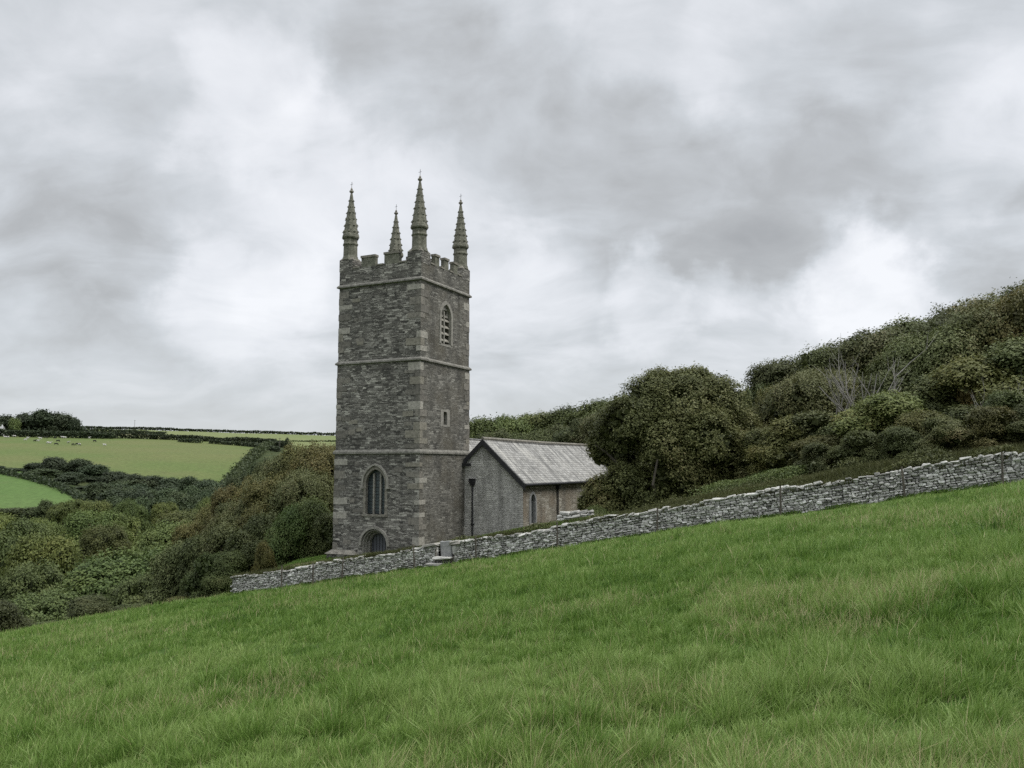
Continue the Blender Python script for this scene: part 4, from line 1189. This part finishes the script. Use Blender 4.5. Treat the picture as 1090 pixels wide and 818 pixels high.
bare_tree(1078, 452, 33.0, 1.6, 'pale bare sapling nearest the right edge of the thicket', 19, 2, .2, .022)

# ---- trees left of the tower
LB = 'brown olive tree standing close left of the church tower'
for px, top, Y, w, c in [(340, 476, 60, 5.5, BROWN), (315, 478, 61, 6, BROWN), (295, 491, 62, 5.5, OLIVE), (272, 508, 63, 5, BROWN), (250, 522, 62, 5, BROWN), (352, 480, 63, 6, OLIVE), (322, 502, 57, 5.5, OLIVE), (290, 515, 57, 5.5, BROWN), (258, 535, 58, 5.5, OLIVE), (230, 542, 64, 5, BROWN), (210, 560, 62, 5, BROWN), (375, 476, 66, 6.5, OLIVE), (410, 476, 68, 7, OLIVE)]:
    tree('brown_tree', 'scrub', px, top, Y, w, tint(c), 'brownish olive tree on the slope left of the church tower', 'brownish trees left of the tower')
for px, top, Y, w, c in [(335, 533, 53.5, 4.2, GREEN), (312, 540, 53, 3.6, (.7, .95, .72)), (348, 548, 52.5, 3.5, GREEN), (285, 548, 54, 4, DARK), (242, 560, 55, 4.5, OLIVE), (262, 566, 53, 3.6, DARK), (215, 572, 56, 4.2, DARK), (195, 580, 57, 4.5, OLIVE), (225, 590, 52.5, 3.2, (.8, 1, .75)), (245, 588, 51.5, 2.8, GREEN)]:
    tree('hedge_bush', 'shrub', px, top, Y, w, tint(c), 'dark green bush at the foot of the brownish trees left of the tower', 'bushes below the trees left of the tower', 'bush', hmin=1.2)
tree('churchyard_bush', 'shrub', 634, 540, 40.5, 1.5, (.8, .9, .7), 'small dark bush at the right end of the pale stacked stones', None, 'bush', hmin=.7)
tree('rusty_bush', 'shrub', 281, 578, 49.8, 1.5, (1.15, .93, .78), 'small rust brown bush on the grass ledge left of the tower', None, 'bush', hmin=.9)

# ---- the wooded valley
def row(Y, pxs, tops, w, kind, cols, name, label, group, parts=True, hmin=2.0, step=None, cat='tree'):
    a, b = pxs; x = a; st = step or w * 886 / Y * .98
    while x < b:
        t_ = float(np.interp(x, tops[0], tops[1])) + rt.uniform(-1, 1) * 886 / Y * 1.1
        tree(name, kind, x + rt.uniform(-.2, .2) * st, t_, Y * rt.uniform(.96, 1.04), w * rt.uniform(.85, 1.3), tint(rt.choice(cols), .2), label, group, cat, parts, hmin)
        x += st * rt.uniform(.85, 1.15)
VG = [(1.08, 1.16, .92), (1.12, 1.08, .92), (1.38, 1.32, 1.0), (1.22, 1.18, .92), (.98, 1.05, .9)]
VL = 'rounded green tree in the packed wood filling the valley on the left'
for Y, pxs, tops, w in [(255, (70, 250), ((70, 250), (537, 530)), 12), (200, (-110, 240), ((-110, 60, 240), (551, 549, 537)), 12.5), (148, (-110, 225), ((-110, 100, 225), (564, 556, 549)), 12.5),
                        (106, (-130, 205), ((-130, 60, 205), (584, 574, 570)), 11)]:
    row(Y, pxs, tops, w, 'wood', VG, 'valley_tree', VL, 'trees of the valley wood')
for Y, pxs, tops, w in [(78, (-150, 195), ((-150, 0, 195), (612, 600, 592)), 9), (61, (-150, 170), ((-150, 0, 170), (640, 630, 616)), 6.5)]:
    row(Y, pxs, tops, w, 'wood', [GREEN, OLIVE, (1.1, 1.05, .85)], 'valley_tree', 'round green tree at the near edge of the valley wood, just beyond the meadow', 'near trees of the valley wood')
for Y, pxs, tops, w in [(51.0, (-170, 240), ((-170, 0, 60, 140, 240), (668, 648, 655, 648, 624)), 3.0)]:
    row(Y, pxs, tops, w, 'shrub', [DARK, OLIVE, BROWN, (.8, .9, .7)], 'boundary_shrub', 'low shrub along the bottom edge of the meadow, left of the stone wall', 'shrubs along the meadow edge', hmin=.9, cat='shrub')
# dark belt between the fields
BL = 'dark round tree in the belt between the two far fields on the left'
for px, top, Y, w in [(-30, 488, 440, 14), (-4, 496, 430, 10), (18, 500, 424, 10), (38, 493, 418, 12), (58, 487, 415, 15), (84, 489, 412, 15), (102, 495, 405, 14), (122, 502, 395, 14), (142, 505, 392, 14), (162, 507, 390, 14), (182, 509, 388, 13), (202, 508, 386, 13), (221, 511, 384, 13), (238, 514, 380, 12),
                      (72, 506, 372, 11), (104, 514, 345, 11), (108, 518, 345, 14), (132, 520, 340, 14), (156, 522, 335, 14), (180, 521, 335, 14), (204, 519, 335, 14), (228, 519, 335, 13), (122, 530, 300, 12), (150, 531, 298, 12), (176, 530, 298, 12), (205, 528, 298, 12), (232, 525, 300, 12)]:
    tree('belt_tree', 'belt', px, top, Y, w, tint((.95, 1.0, .95) if Y > 370 else (1.15, 1.2, 1.0), .1), BL, 'dark trees between the far fields', parts=True)
for px, top, Y, w in [(-60, 541, 290, 11), (-34, 540, 290, 11), (-8, 541, 288, 10), (16, 541, 288, 10), (38, 540, 286, 9), (56, 538, 285, 9), (74, 537, 284, 8), (48, 533, 283, 6)]:
    tree('field_edge_tree', 'belt', px, top, Y, w, tint((1.5, 1.35, 1.0), .1), 'brownish hedgerow tree along the lower side of the bright green field', 'trees below the bright green field')
for px, top, Y, w in [(250, 508, 330, 9), (262, 503, 345, 8), (274, 492, 390, 8), (284, 489, 410, 6), (286, 497, 360, 7), (298, 487, 400, 9), (318, 484, 420, 10), (336, 483, 420, 11), (352, 484, 400, 11)]:
    tree('hedgerow_tree', 'belt', px, top, Y, w, tint((1.25, 1.2, 1.0), .1), 'scattered hedgerow tree at the right end of the cow pasture', 'trees at the right end of the cow pasture')
for Y, pxs, tops, w in [(385, (44, 245), ((28, 60, 120, 245), (500, 498, 510, 516)), 13), (352, (92, 250), ((50, 250), (514, 521)), 12), (320, (122, 250), ((78, 250), (524, 524)), 12)]:
    row(Y, pxs, tops, w, 'belt', [(1., 1.05, .95), (1.2, 1.2, 1.), (.9, .95, .9)], 'belt_tree', BL, 'dark trees between the far fields')
# farm clump on the far hill
for px, top, Y, w, c in [(-60, 442, 740, 24, 1), (-38, 442, 740, 24, 1), (-14, 442, 738, 22, 1), (6, 442.5, 735, 21, 1), (26, 440.5, 735, 20, 1), (70, 441.5, 730, 21, 1), (80, 445.5, 728, 15, 1), (60, 440, 732, 20, 1)]:
    tree('farm_tree', 'farm', px, top, Y, w, tint((c, c, c), .1), 'dark tree in the clump round the far hilltop farm', 'trees round the far farm', parts=False)
tree('tall_tree', 'farm', 45, 437, 725, 24, (.95, 1, .95), 'tallest dark tree in the clump on the far left hilltop', None)
tree('pale_tree', 'farm', 16, 446, 715, 13, (2.4, 2.3, 1.4), 'paler yellow green tree beside the white farm building', None)
tree('round_tree', 'farm', 306, 466.5, 640, 5.2, (1.2, 1.25, 1.2), 'lone round tree on the far hedge left of the tower', None)

# ---- hedges on the far hill
def hedge(pts, h, wd, label, seed, leaf=1.0, dens=2.2, colour=(1, 1, 1)):
    rs = np.random.RandomState(seed); P = []
    Q = [(at(px, 480, Y).x, Y) for px, Y in pts]
    for (xa, ya), (xb, yb) in zip(Q[:-1], Q[1:]):
        L = math.hypot(xb - xa, yb - ya); n = int(L * dens * h * 2.6)
        t = rs.rand(n); x = xa + (xb - xa) * t; y = ya + (yb - ya) * t
        top = h * (.65 + .6 * fbm(x * .11, y * .11, seed, 3))
        P.append(np.stack([x + rs.normal(size=n) * wd * .35, y + rs.normal(size=n) * wd * .35, H(x, y) + top * rs.rand(n) ** .8], 1))
    P = np.concatenate(P); N = rs.normal(size=P.shape) * .7 + np.array([0, 0, .6]); N /= np.linalg.norm(N, axis=1, keepdims=True)
    v, f = leaf_quads(P, N, leaf, rs, .8)
    o = link('hedge', np_mesh('hedge', v, f, M['leaf_dark'], np.repeat(rs.rand(len(P)), 4))); o.color = (*colour, 1)
    return tag(o, label, 'hedge')
hedge([(-200, 1000), (80, 1000), (200, 1000), (300, 1000), (420, 990)], 3.4, 2.5, 'thin dark hedge along the far skyline left of the tower', 1, 1.6, 2.4)
hedge([(85, 705), (150, 712), (200, 722), (250, 715), (282, 705), (308, 660)], 5.0, 4, 'thick dark hedge along the top of the cow pasture', 2, 1.4, 3.4)
hedge([(-200, 695), (0, 692), (90, 694), (120, 700)], 5.5, 4, 'dark hedge below the farm trees at the top of the pasture', 3, 1.4, 3.4)
hedge([(84, 800), (130, 800), (175, 790)], 4.0, 3, 'short dark hedge between the dry field and the skyline', 4, 1.4, 3)
hedge([(190, 690), (213, 688)], 3.5, 3, 'short piece of hedge standing inside the top of the pasture', 5, 1.3, 3)
hedge([(222, 690), (255, 680), (285, 650), (296, 610)], 3.6, 3, 'lower of the two hedges along the lane left of the tower', 6, 1.3, 3)
hedge([(309, 760), (360, 780), (400, 790)], 1.6, 1.5, 'faint low hedge crossing the upper field beside the tower', 7, 1.2, 2.4, (1.5, 1.5, 1.2))
hedge([(290, 700), (277, 600), (262, 500), (246, 420), (236, 392)], 4.5, 5, 'ragged hedge closing the right end of the cow pasture', 9, 1.1, 3, (1.25, 1.2, 1))
hedge([(-40, 432), (0, 412), (30, 388), (62, 358), (92, 322)], 2.6, 3, 'dark hedge along the top of the bright green lower field', 8, 1.0, 3)

# ------------------------------------------------------------------ farm, poles, cows
def barn():
    p = at(-6, 458, 700); z = float(H(p.x, p.y))
    o = empty('farm_building', (p.x, p.y, z), .15); mb = MB(); mb.box(-7, 7, -3, 3, -.5, 5.2); mb.build('wall', M['white_paint'], o)
    mb = MB(); mb.add([(-7.4, -3.5, 5.0), (7.4, -3.5, 5.0), (7.4, 0, 8), (-7.4, 0, 8), (-7.4, 3.5, 5.0), (7.4, 3.5, 5.0)], [(0, 1, 2, 3), (3, 2, 5, 4), (0, 3, 4), (1, 5, 2)]); mb.build('roof', M['slate'], o)
    for x in (-4, 0, 4):
        m = MB(); m.box(x - .5, x + .5, -3.05, -3.003, 1.2, 2.4); m.build('window', M['void'], o)
    m = MB(); m.box(5.6, 6.4, -.4, .4, 7, 9.4); m.build('chimney', M['white_paint'], o)
    tag(o, 'white farm building beside the pale tree on the far left hilltop', 'farm building')
barn()
def pole(px, Y, h, label):
    X = at(px, 460, Y).x; mb = MB(); z = float(H(X, Y))
    mb.tube([(0, 0, -.5), (0, 0, h)], [.22, .16], 8); mb.box(-.9, .9, -.08, .08, h - .8, h - .62)
    for x in (-.75, 0, .75): mb.tube([(x, 0, h - .62), (x, 0, h - .35)], .06, 6)
    o = mb.build('telegraph_pole', M['post_wood']); o.location = (X, Y, z); tag(o, label, 'pole')
pole(143, 1000, 11.5, 'slim pole standing up from the far skyline hedge'); pole(298, 620, 10, 'thin pole beside the lone round tree on the far hedge')

def cow_mats():
    out = []
    for nm, th in (('black_cow_hide', -1), ('pied_cow_hide', .5), ('white_cow_hide', .66)):
        m, t, b, _ = mat(nm); o = t.node('ShaderNodeTexCoord').outputs['Object']
        if th < 0: b.inputs['Base Color'].default_value = (.012, .012, .013, 1)
        else:
            n = t.noise(o, 1.1, 2, .5); col = t.mix(t.math('GREATER_THAN', n, th), (.50, .485, .46), (.014, .014, .015)); t.link(col, b.inputs['Base Color'])
        out.append(m)
    return out
COWM = cow_mats()
def cow_mesh(graze):
    hd = ((1.25, 0, .55), (1.42, 0, .22), (1.5, 0, .10)) if graze else ((1.25, 0, 1.45), (1.55, 0, 1.5), (1.85, 0, 1.38))
    V = [(-.75, 0, 1.12), (-.25, 0, 1.05), (.3, 0, 1.05), (.8, 0, 1.12), (1.05, 0, 1.2)] + list(hd)
    R = [.33, .42, .40, .34, .22, .17, .17, .11]
    E = [(i, i + 1) for i in range(7)]
    for x, root in ((-.72, 0), (.78, 3)):
        for y in (-.24, .24):
            b = len(V); fw = .06 if x < 0 else -.02
            V += [(x + fw, y, .78), (x - fw * 1.6, y, .42), (x, y, .03)]; R += [.15 if x < 0 else .12, .075, .065]; E += [(root, b), (b, b + 1), (b + 1, b + 2)]
    b = len(V); V += [(-1.12, 0, 1.2), (-1.2, 0, .6)]; R += [.04, .04]; E += [(0, b), (b, b + 1)]
    if not graze:
        for y in (-.2, .2): V.append((1.5, y, 1.58)); R.append(.05); E.append((6, len(V) - 1))
    else:
        for y in (-.2, .2): V.append((1.35, y, .35)); R.append(.05); E.append((6, len(V) - 1))
    me = bpy.data.meshes.new('cow'); me.from_pydata(V, E, []); o = bpy.data.objects.new('tmp', me); COL.objects.link(o)
    md = o.modifiers.new('skin', 'SKIN'); md.use_smooth_shade = True
    sk = me.skin_vertices[0].data if me.skin_vertices else None
    if sk is None:
        bm = bmesh.new(); bm.from_mesh(me); bm.verts.layers.skin.verify(); bm.to_mesh(me); bm.free(); sk = me.skin_vertices[0].data
    for i, r in enumerate(R): sk[i].radius = (r * .8 if i < 5 else r, r)
    sk[0].use_root = True
    s2 = o.modifiers.new('sub', 'SUBSURF'); s2.levels = 1; s2.render_levels = 1
    dg = bpy.context.evaluated_depsgraph_get(); dg.update()
    out = bpy.data.meshes.new_from_object(o.evaluated_get(dg)); bpy.data.objects.remove(o); return out
CM = {}
for g in (0, 1):
    base = cow_mesh(g)
    for k in range(3):
        m = base.copy(); m.materials.clear(); m.materials.append(COWM[k]); CM[(g, k)] = m
rc = random.Random(6)
GRP = 'cows in the far pasture'
for px, py, k, lab in [(6, 466.5, 1, 0), (8.5, 466.5, 2, 0), (15.5, 465.5, 1, 0), (29.5, 467.5, 2, 0), (27, 469.5, 2, 0), (37, 470.5, 0, 0), (40.5, 470.5, 2, 0), (43, 468, 2, 0), (48.5, 467, 0, 0), (51, 472.5, 2, 0), (53, 473, 2, 0), (58.5, 467.5, 0, 0), (59.5, 474, 0, 0), (61.5, 470.5, 0, 0), (67, 466.8, 1, 0), (69, 467, 2, 0), (72.5, 472.3, 1, 0), (77.5, 474.5, 0, 0), (82, 474, 0, 0), (84, 474.4, 1, 0),
                       (95, 467, 2, 'white cow at the top right of the herd by the hedge'), (100.5, 470.8, 0, 'black cow standing apart at the right of the herd'), (111.5, 475, 2, 'lone white cow farthest right of the herd')]:
    # on the pasture: solve the depth where that direction meets the ground
    best = min(np.arange(445, 690, 1.0), key=lambda Y: abs(at(px, py, Y).z - float(H(at(px, py, Y).x, Y)) - .0))
    X = at(px, py, best).x; g = 1 if rc.random() < .55 else 0
    o = link('cow', CM[(g, k)]); o.location = (X, best, float(H(X, best)) - .03); o.rotation_euler = (0, 0, rc.uniform(-.5, .5) + (math.pi if rc.random() < .5 else 0)); o.scale = (1.15,) * 3
    tag(o, lab or ['black cow in the loose herd below the far hilltop trees', 'black and white cow in the loose herd below the far hilltop trees', 'mostly white cow in the loose herd below the far hilltop trees'][k], 'cow', GRP)

# ------------------------------------------------------------------ stile, posts, stones
def stile():
    wm = (W_GAP0 + W_GAP1) / 2; X, Y = xy(wm, 0.0); z = float(plane(wm, 0))
    o = empty('stone_stile', (X, Y, z), -ANG)
    def slab(name, x0, x1, y0, y1, z0, z1, m, seed, tilt=0):
        rng = random.Random(seed); vs, fs = stone_verts(rng, x1 - x0, y1 - y0, z1 - z0); mb = MB()
        cx, cy, cz = (x0 + x1) / 2, (y0 + y1) / 2, (z0 + z1) / 2
        ca, sa = math.cos(tilt), math.sin(tilt)
        mb.add([(cx + a * ca - c * sa, cy + b, cz + a * sa + c * ca) for a, b, c in vs], fs); q = mb.build(name, m, o); recalc(q.data)
        if m is M['drystone']:
            a_ = q.data.attributes.new('tint', 'FLOAT', 'POINT'); a_.data.foreach_set('value', np.full(len(vs), rng.uniform(.1, .4), np.float32))
        return q
    slab('upright_slab', -.34, .34, .16, .30, .25, 1.02, M['slate'], 1, .03)
    slab('step', -.50, .46, -.42, .10, .26, .38, M['drystone'], 2, .02); slab('step', -.66, .10, -.66, -.16, -.02, .10, M['drystone'], 3, .02)
    slab('infill', -.52, .52, .05, .36, -.15, .30, M['drystone'], 4)
    slab('pillar_stone', .36, .70, -.06, .38, -.1, .48, M['drystone'], 5); slab('pillar_stone', .40, .74, -.05, .36, .46, .95, M['drystone'], 6); slab('cap_stone', .30, .84, -.10, .42, .95, 1.13, M['hood'], 7, .1)
    slab('cap_stone', -1.15, -.42, -.06, .40, .80, .93, M['hood'], 8, .22)
    for i, (a, b) in enumerate((((-.42, -.1, 0), (-.40, -.08, .78)), ((.30, -.12, -.1), (.62, -.16, .42)), ((.72, -.16, -.08), (.30, -.1, .40)))):
        m = MB(); m.tube([a, b], .028, 6); m.build('rail', M['post_wood'], o)
    tag(o, 'stone step stile with upright slab in the gap between the two dry stone walls', 'stile')
stile()
posts = [(303, 'thin wooden fence post against the wall near its left end'), (336, 'second fence post from the left end of the wall'), (366, 'fence post against the wall in front of the tower door'), (443, 'dark leaning fence post just left of the stile'),
         (507, 'fence post just right of the stile below the downpipe'), (593, 'fence post against the wall below the lancet window'), (698, 'pale fence post below the big rounded tree'), (829, 'fence post against the wall between the big tree and the thicket'), (962, 'leaning fence post against the wall below the right thicket'), (1066, 'fence post nearest the right edge of the photo')]
rp = random.Random(12)
for px, lab in posts:
    # where that direction crosses a line just in front of the wall
    tgt = (px - 545) / 886.0
    w = min(np.arange(-13, 36, .02), key=lambda w: abs(xy(w, -.2)[0] / xy(w, -.2)[1] - tgt)); X, Y = xy(w, -.2)
    mb = MB(); lean = rp.uniform(-.05, .05) + (.12 if px in (443, 962) else 0)
    mb.tube([(0, 0, -.3), (-lean * .5, .0, .55), (-lean, .01, rp.uniform(1.0, 1.2))], [.042, .04, .034], 7)
    for zz in (.45, .8): mb.tube([(-lean * zz - .05, -.045, zz), (-lean * zz + .05, -.045, zz)], .008, 4)
    o = mb.build('fence_post', M['post_wood']); o.location = (X, Y, float(plane(w, -.2))); tag(o, lab, 'fence post', 'fence posts along the wall')

# low broken wall of pale stone before the aisle
def low_wall():
    rng = random.Random(4); p = at(612, 548, 39.6); z = ground_z(p.x, p.y); V = []; Fc = []; T = []
    for r_ in range(6):
        x = -.85 + max(0, r_ - 4) * .12 + rng.uniform(0, .15)
        while x < .75 - max(0, r_ - 5) * .2:
            L = rng.uniform(.2, .5); vs, fs = stone_verts(rng, L * .97, .4, .16); b = len(V); jx, jy, jt, tt = rng.uniform(-.03, .03), rng.uniform(-.06, .06), rng.uniform(-.2, .2), -.05 + .5 * rng.random()
            for a, c, q in vs: V.append((x + L / 2 + a + jx, c + jy, .05 + r_ * .155 + q + a * jt)); T.append(tt)
            Fc += [tuple(b + i for i in f) for f in fs]; x += L
    me = bpy.data.meshes.new('broken_wall'); me.from_pydata(V, [], Fc); me.materials.append(M['drystone'])
    a_ = me.attributes.new('tint', 'FLOAT', 'POINT'); a_.data.foreach_set('value', np.array(T, np.float32)); recalc(me)
    o = link('broken_wall', me); o.location = (p.x, p.y, z - .1); o.rotation_euler = (0, -.08, -.35); tag(o, 'short block of pale stacked stones in the churchyard before the aisle wall', 'low wall')
low_wall()
def headstone(px, py, Y, w, h, label, m='slate', seed=1, tilt=.05):
    p = at(px, py, Y); z = ground_z(p.x, p.y); mb = MB()
    prism(arch_pts(w / 2, -.3, h * .75, h, 6), lambda u, d, zz: (u, d, zz), -.06, .06, mb); o = mb.build('headstone', M[m]); recalc(o.data)
    o.location = (p.x, p.y, z); o.rotation_euler = (.04, tilt, -.5); tag(o, label, 'headstone')
headstone(573, 560, 43.5, .62, 1.3, 'slate headstone standing below the lancet window', 'slate')

# ------------------------------------------------------------------ grass of the meadow
def blades(name, X, Y, Z, length, width, tintv, rs, mt, lean=.62, wind=(0.12, -.05)):
    n = len(X); a = rs.uniform(0, 2 * np.pi, n); dx, dy = np.cos(a), np.sin(a)
    # blades lean outwards from the middle of their tuft
    g = .34; ci, cj = np.floor(X / g), np.floor(Y / g)
    tx = (ci + .2 + .6 * vnoise(ci * 3.7 + .5, cj * 5.1 + .5, 5)) * g; ty = (cj + .2 + .6 * vnoise(ci * 2.3 + .5, cj * 4.3 + .5, 6)) * g
    dx = dx * .75 + (X - tx) / g * 1.5; dy = dy * .75 + (Y - ty) / g * 1.5
    l = length; ln = lean * (.4 + rs.rand(n)); wl = .6 + .8 * fbm(X * .35, Y * .35, 77, 2)
    ox = (dx * ln + wind[0] * wl) * l; oy = (dy * ln + wind[1] * wl) * l
    a2 = rs.uniform(0, np.pi, n); sx, sy = np.cos(a2) * width * .5, np.sin(a2) * width * .5
    hz = l * np.sqrt(np.clip(1 - (np.hypot(ox, oy) / l) ** 2 * .5, .15, 1))
    def pt(fx, fz, s): return np.stack([X + ox * fx + sx * s, Y + oy * fx + sy * s, Z + hz * fz - .02], 1)
    v = np.stack([pt(0, 0, -1), pt(0, 0, 1), pt(.32, .58, .8), pt(.32, .58, -.8), pt(1, 1, 0)], 1).reshape(-1, 3)
    b = np.arange(n)[:, None] * 5
    f = np.concatenate([b + np.array([0, 1, 2]), b + np.array([0, 2, 3]), b + np.array([3, 2, 4])], 1).reshape(-1, 3)
    return np_mesh(name, v, f, M[mt], np.repeat(tintv, 5))
def meadow_grass():
    rs = np.random.RandomState(4); N = 1600000
    # radial density: even up close, thinning with the square of the distance
    r0, r1, rk = 2.2, 53., 7.5
    A1 = (rk ** 2 - r0 ** 2) / 2; A2 = rk ** 2 * math.log(r1 / rk); u = rs.rand(N) * (A1 + A2)
    r = np.where(u < A1, np.sqrt(r0 ** 2 + 2 * u), rk * np.exp((u - A1) / rk ** 2))
    az = rs.uniform(-.80, .80, N); X = r * np.sin(az); Y = r * np.cos(az)
    w, n = wn(X, Y)
    ok = ~((n > -.02) & (w > -12.3)) & (w < 60)
    clump = fbm(X * 1.1, Y * 1.1, 31, 3)
    ok &= rs.rand(N) < np.clip(.45 + 1.1 * clump, .2, 1)
    # tufts: thick in the middle, thin between
    g = .34; ci, cj = np.floor(X / g), np.floor(Y / g)
    tx = (ci + .2 + .6 * vnoise(ci * 3.7 + .5, cj * 5.1 + .5, 5)) * g; ty = (cj + .2 + .6 * vnoise(ci * 2.3 + .5, cj * 4.3 + .5, 6)) * g
    dt = np.hypot(X - tx, Y - ty) / g
    ok &= rs.rand(N) < np.clip(1.15 - 1.15 * dt, .25, 1)
    X, Y, r, clump, n, dt = X[ok], Y[ok], r[ok], clump[ok], n[ok], dt[ok]; m = len(X)
    Z = H(X, Y)
    big = fbm(X * .13, Y * .13, 41, 3); mid = fbm(X * .55, Y * .55, 43, 3)
    tus = sstep(fbm(X * .75, Y * .75, 51, 2), .52, .72)
    L = (.055 + .07 * clump + .10 * tus + .16 * vnoise(np.floor(X / .34) * 5.3 + .5, np.floor(Y / .34) * 9.1 + .5, 12) ** 2) * np.clip(1.25 - .75 * dt, .5, 1.25) * rs.uniform(.5, 1.2, m) * (1 + .004 * r)
    W = (.0040 + .00052 * r) * rs.uniform(.7, 1.3, m)
    cell = vnoise(np.floor(X / .34) * 7.3 + .5, np.floor(Y / .34) * 3.9 + .5, 88)
    T = np.clip(.04 + .54 * rs.rand(m) + .26 * cell + .5 * (big - .4) + .45 * (mid - .45) + .45 * (fbm(X * 2.2, Y * 2.2, 46, 2) - .5) + .08 * tus, 0, .84)
    straw = rs.rand(m) < .012 + .11 * sstep(fbm(X * .30, Y * .30, 61, 3), .50, .66)
    T = np.where(straw, rs.uniform(.86, 1.0, m), T); L = L * (.45 + .55 * np.clip(sstep(-n, .2, 3) + sstep(-w[ok], 12, 14), 0, 1)); L = np.where(straw, L * 1.25 + .05, L); W = np.where(straw, W * .6, W)
    o = link('meadow_grass', blades('meadow_grass', X, Y, Z, L, W, T, rs, 'grass')); tag(o, 'long windblown green grass covering the sloping meadow', 'grass', kind='stuff')
meadow_grass()
def verge():
    """rough plants on the bank top behind the wall"""
    rs = np.random.RandomState(9); N = 150000
    w = rs.uniform(-12, 36, N); n = .42 + np.abs(rs.normal(size=N)) * 1.7
    ok = n < 8; w, n = w[ok], n[ok]; X, Y = xy(w, n); Z = CY(w, n) ; m = len(w)
    hgt = (.14 + .34 * fbm(w * .6, n * .6, 5, 3)) * (.38 + .6 * sstep(w, 6, 16)) * rs.uniform(.5, 1.3, m)
    T = np.clip(.12 + .5 * rs.rand(m) + .8 * (fbm(w * .35, n * .5, 8, 3) - .48), 0, 1)
    o = link('verge_grass', blades('verge_grass', X, Y, Z, hgt, .028 * rs.uniform(.6, 1.5, m), T, rs, 'under', .7, (.1, -.1))); tag(o, 'rough brown and green growth along the bank top behind the stone wall', 'verge plants', kind='stuff')
    # nettles and brambles under the thicket
    N = 70000; w = rs.uniform(12.0, 22.5, N); n = rs.uniform(.9, 7.5, N); X, Y = xy(w, n)
    clump = fbm(w * .45, n * .5, 18, 3); ok = rs.rand(N) < sstep(clump, .34, .6) * (1 - sstep(w, 18, 22)) * sstep(w, 12, 14); w, n, X, Y, clump = w[ok], n[ok], X[ok], Y[ok], clump[ok]; m = len(w)
    top = (.15 + .75 * clump * sstep(n, .6, 3.5)); Z = CY(w, n) + top * rs.rand(m) ** .6
    P = np.stack([X, Y, Z], 1); Nn = rs.normal(size=P.shape) * .6 + np.array([0, -.2, .7]); Nn /= np.linalg.norm(Nn, axis=1, keepdims=True)
    v, f = leaf_quads(P, Nn, .11, rs, .45); o = link('nettles', np_mesh('nettles', v, f, M['leaf_green'], np.repeat(np.clip(rs.rand(m) * .7 + .35 * clump, 0, 1), 4))); o.color = (.95, 1.0, .9, 1)
    tag(o, 'low green nettles and brambles between the thicket and the stone wall', 'undergrowth', kind='stuff')
    N = 60000; w = rs.uniform(-9, 37, N); n = .45 + np.abs(rs.normal(size=N)) * 1.1; X, Y = xy(w, n)
    clump = fbm(w * .7, n * .7 + 4, 28, 3); ok = (rs.rand(N) < sstep(clump, .40, .62) * (.35 + .65 * sstep(w, 6, 14))) & (n < 4); w, n, X, Y, clump = w[ok], n[ok], X[ok], Y[ok], clump[ok]; m = len(w)
    Z = CY(w, n) + (.06 + 1.0 * np.clip(clump - .38, 0, 1) * (.5 + sstep(w, 6, 16))) * rs.rand(m) ** .6
    P = np.stack([X, Y, Z], 1); Nn = rs.normal(size=P.shape) * .6 + np.array([0, -.2, .7]); Nn /= np.linalg.norm(Nn, axis=1, keepdims=True)
    v, f = leaf_quads(P, Nn, .10, rs, .5); o = link('brambles', np_mesh('brambles', v, f, M['leaf'], np.repeat(np.clip(rs.rand(m) * .6 + .8 * (fbm(w * .4, n, 33, 2) - .3), 0, 1), 4))); o.color = (.95, .95, .85, 1)
    tag(o, 'tangled brambles along the bank top above the stone wall', 'undergrowth', kind='stuff')
    # grass of the churchyard ledge
    N = 60000; w = rs.uniform(-11.5, 9, N); n = rs.uniform(.6, 6, N); X, Y = xy(w, n); Z = CY(w, n)
    o = link('churchyard_grass', blades('churchyard_grass', X, Y, Z, rs.uniform(.06, .2, N), .024 * rs.uniform(.6, 1.4, N), np.clip(rs.rand(N) * .8, 0, .85), rs, 'grass')); o.color = (1, .95, .9, 1)
    tag(o, 'short grass on the churchyard ledge round the tower', 'grass', kind='stuff')
verge()

def wall_growth():
    """long grass against the foot of the wall and tufts hanging over its top"""
    rs = np.random.RandomState(25); N = 26000
    w = rs.uniform(-12, 37, N); n = -.02 - np.abs(rs.normal(size=N)) * .16; X, Y = xy(w, n); Z = H(X, Y)
    d = fbm(w * .8, w * 0, 14, 3); ok = rs.rand(N) < sstep(d, .25, .65); w, X, Y, Z = w[ok], X[ok], Y[ok], Z[ok]; m = len(w)
    o = link('wall_foot_grass', blades('wall_foot_grass', X, Y, Z, rs.uniform(.07, .24, m), .022 * rs.uniform(.6, 1.4, m), np.clip(.05 + .6 * rs.rand(m), 0, .9), rs, 'grass', .5)); o.color = (.85, .85, .85, 1)
    tag(o, 'longer grass growing along the foot of the stone wall', 'grass', kind='stuff')
    N = 30000; w = rs.uniform(-12, 37, N); n = .26 + rs.normal(size=N) * .13; X, Y = xy(w, n)
    d = fbm(w * .55, w * 0 + 3, 24, 3); ok = (rs.rand(N) < sstep(d, .40, .58)) & ~((w > W_GAP0 - .5) & (w < W_GAP1 + .3)); w, n, X, Y = w[ok], n[ok], X[ok], Y[ok]; m = len(w)
    Z = plane(w, 0) + .86
    o = link('wall_top_growth', blades('wall_top_growth', X, Y, Z, rs.uniform(.12, .36, m), .02 * rs.uniform(.6, 1.4, m), np.clip(.8 * rs.rand(m), 0, 1), rs, 'under', .9, (.0, -.35)))
    tag(o, 'brown and green tufts growing over the top of the stone wall', 'wall plants', kind='stuff')
wall_growth()
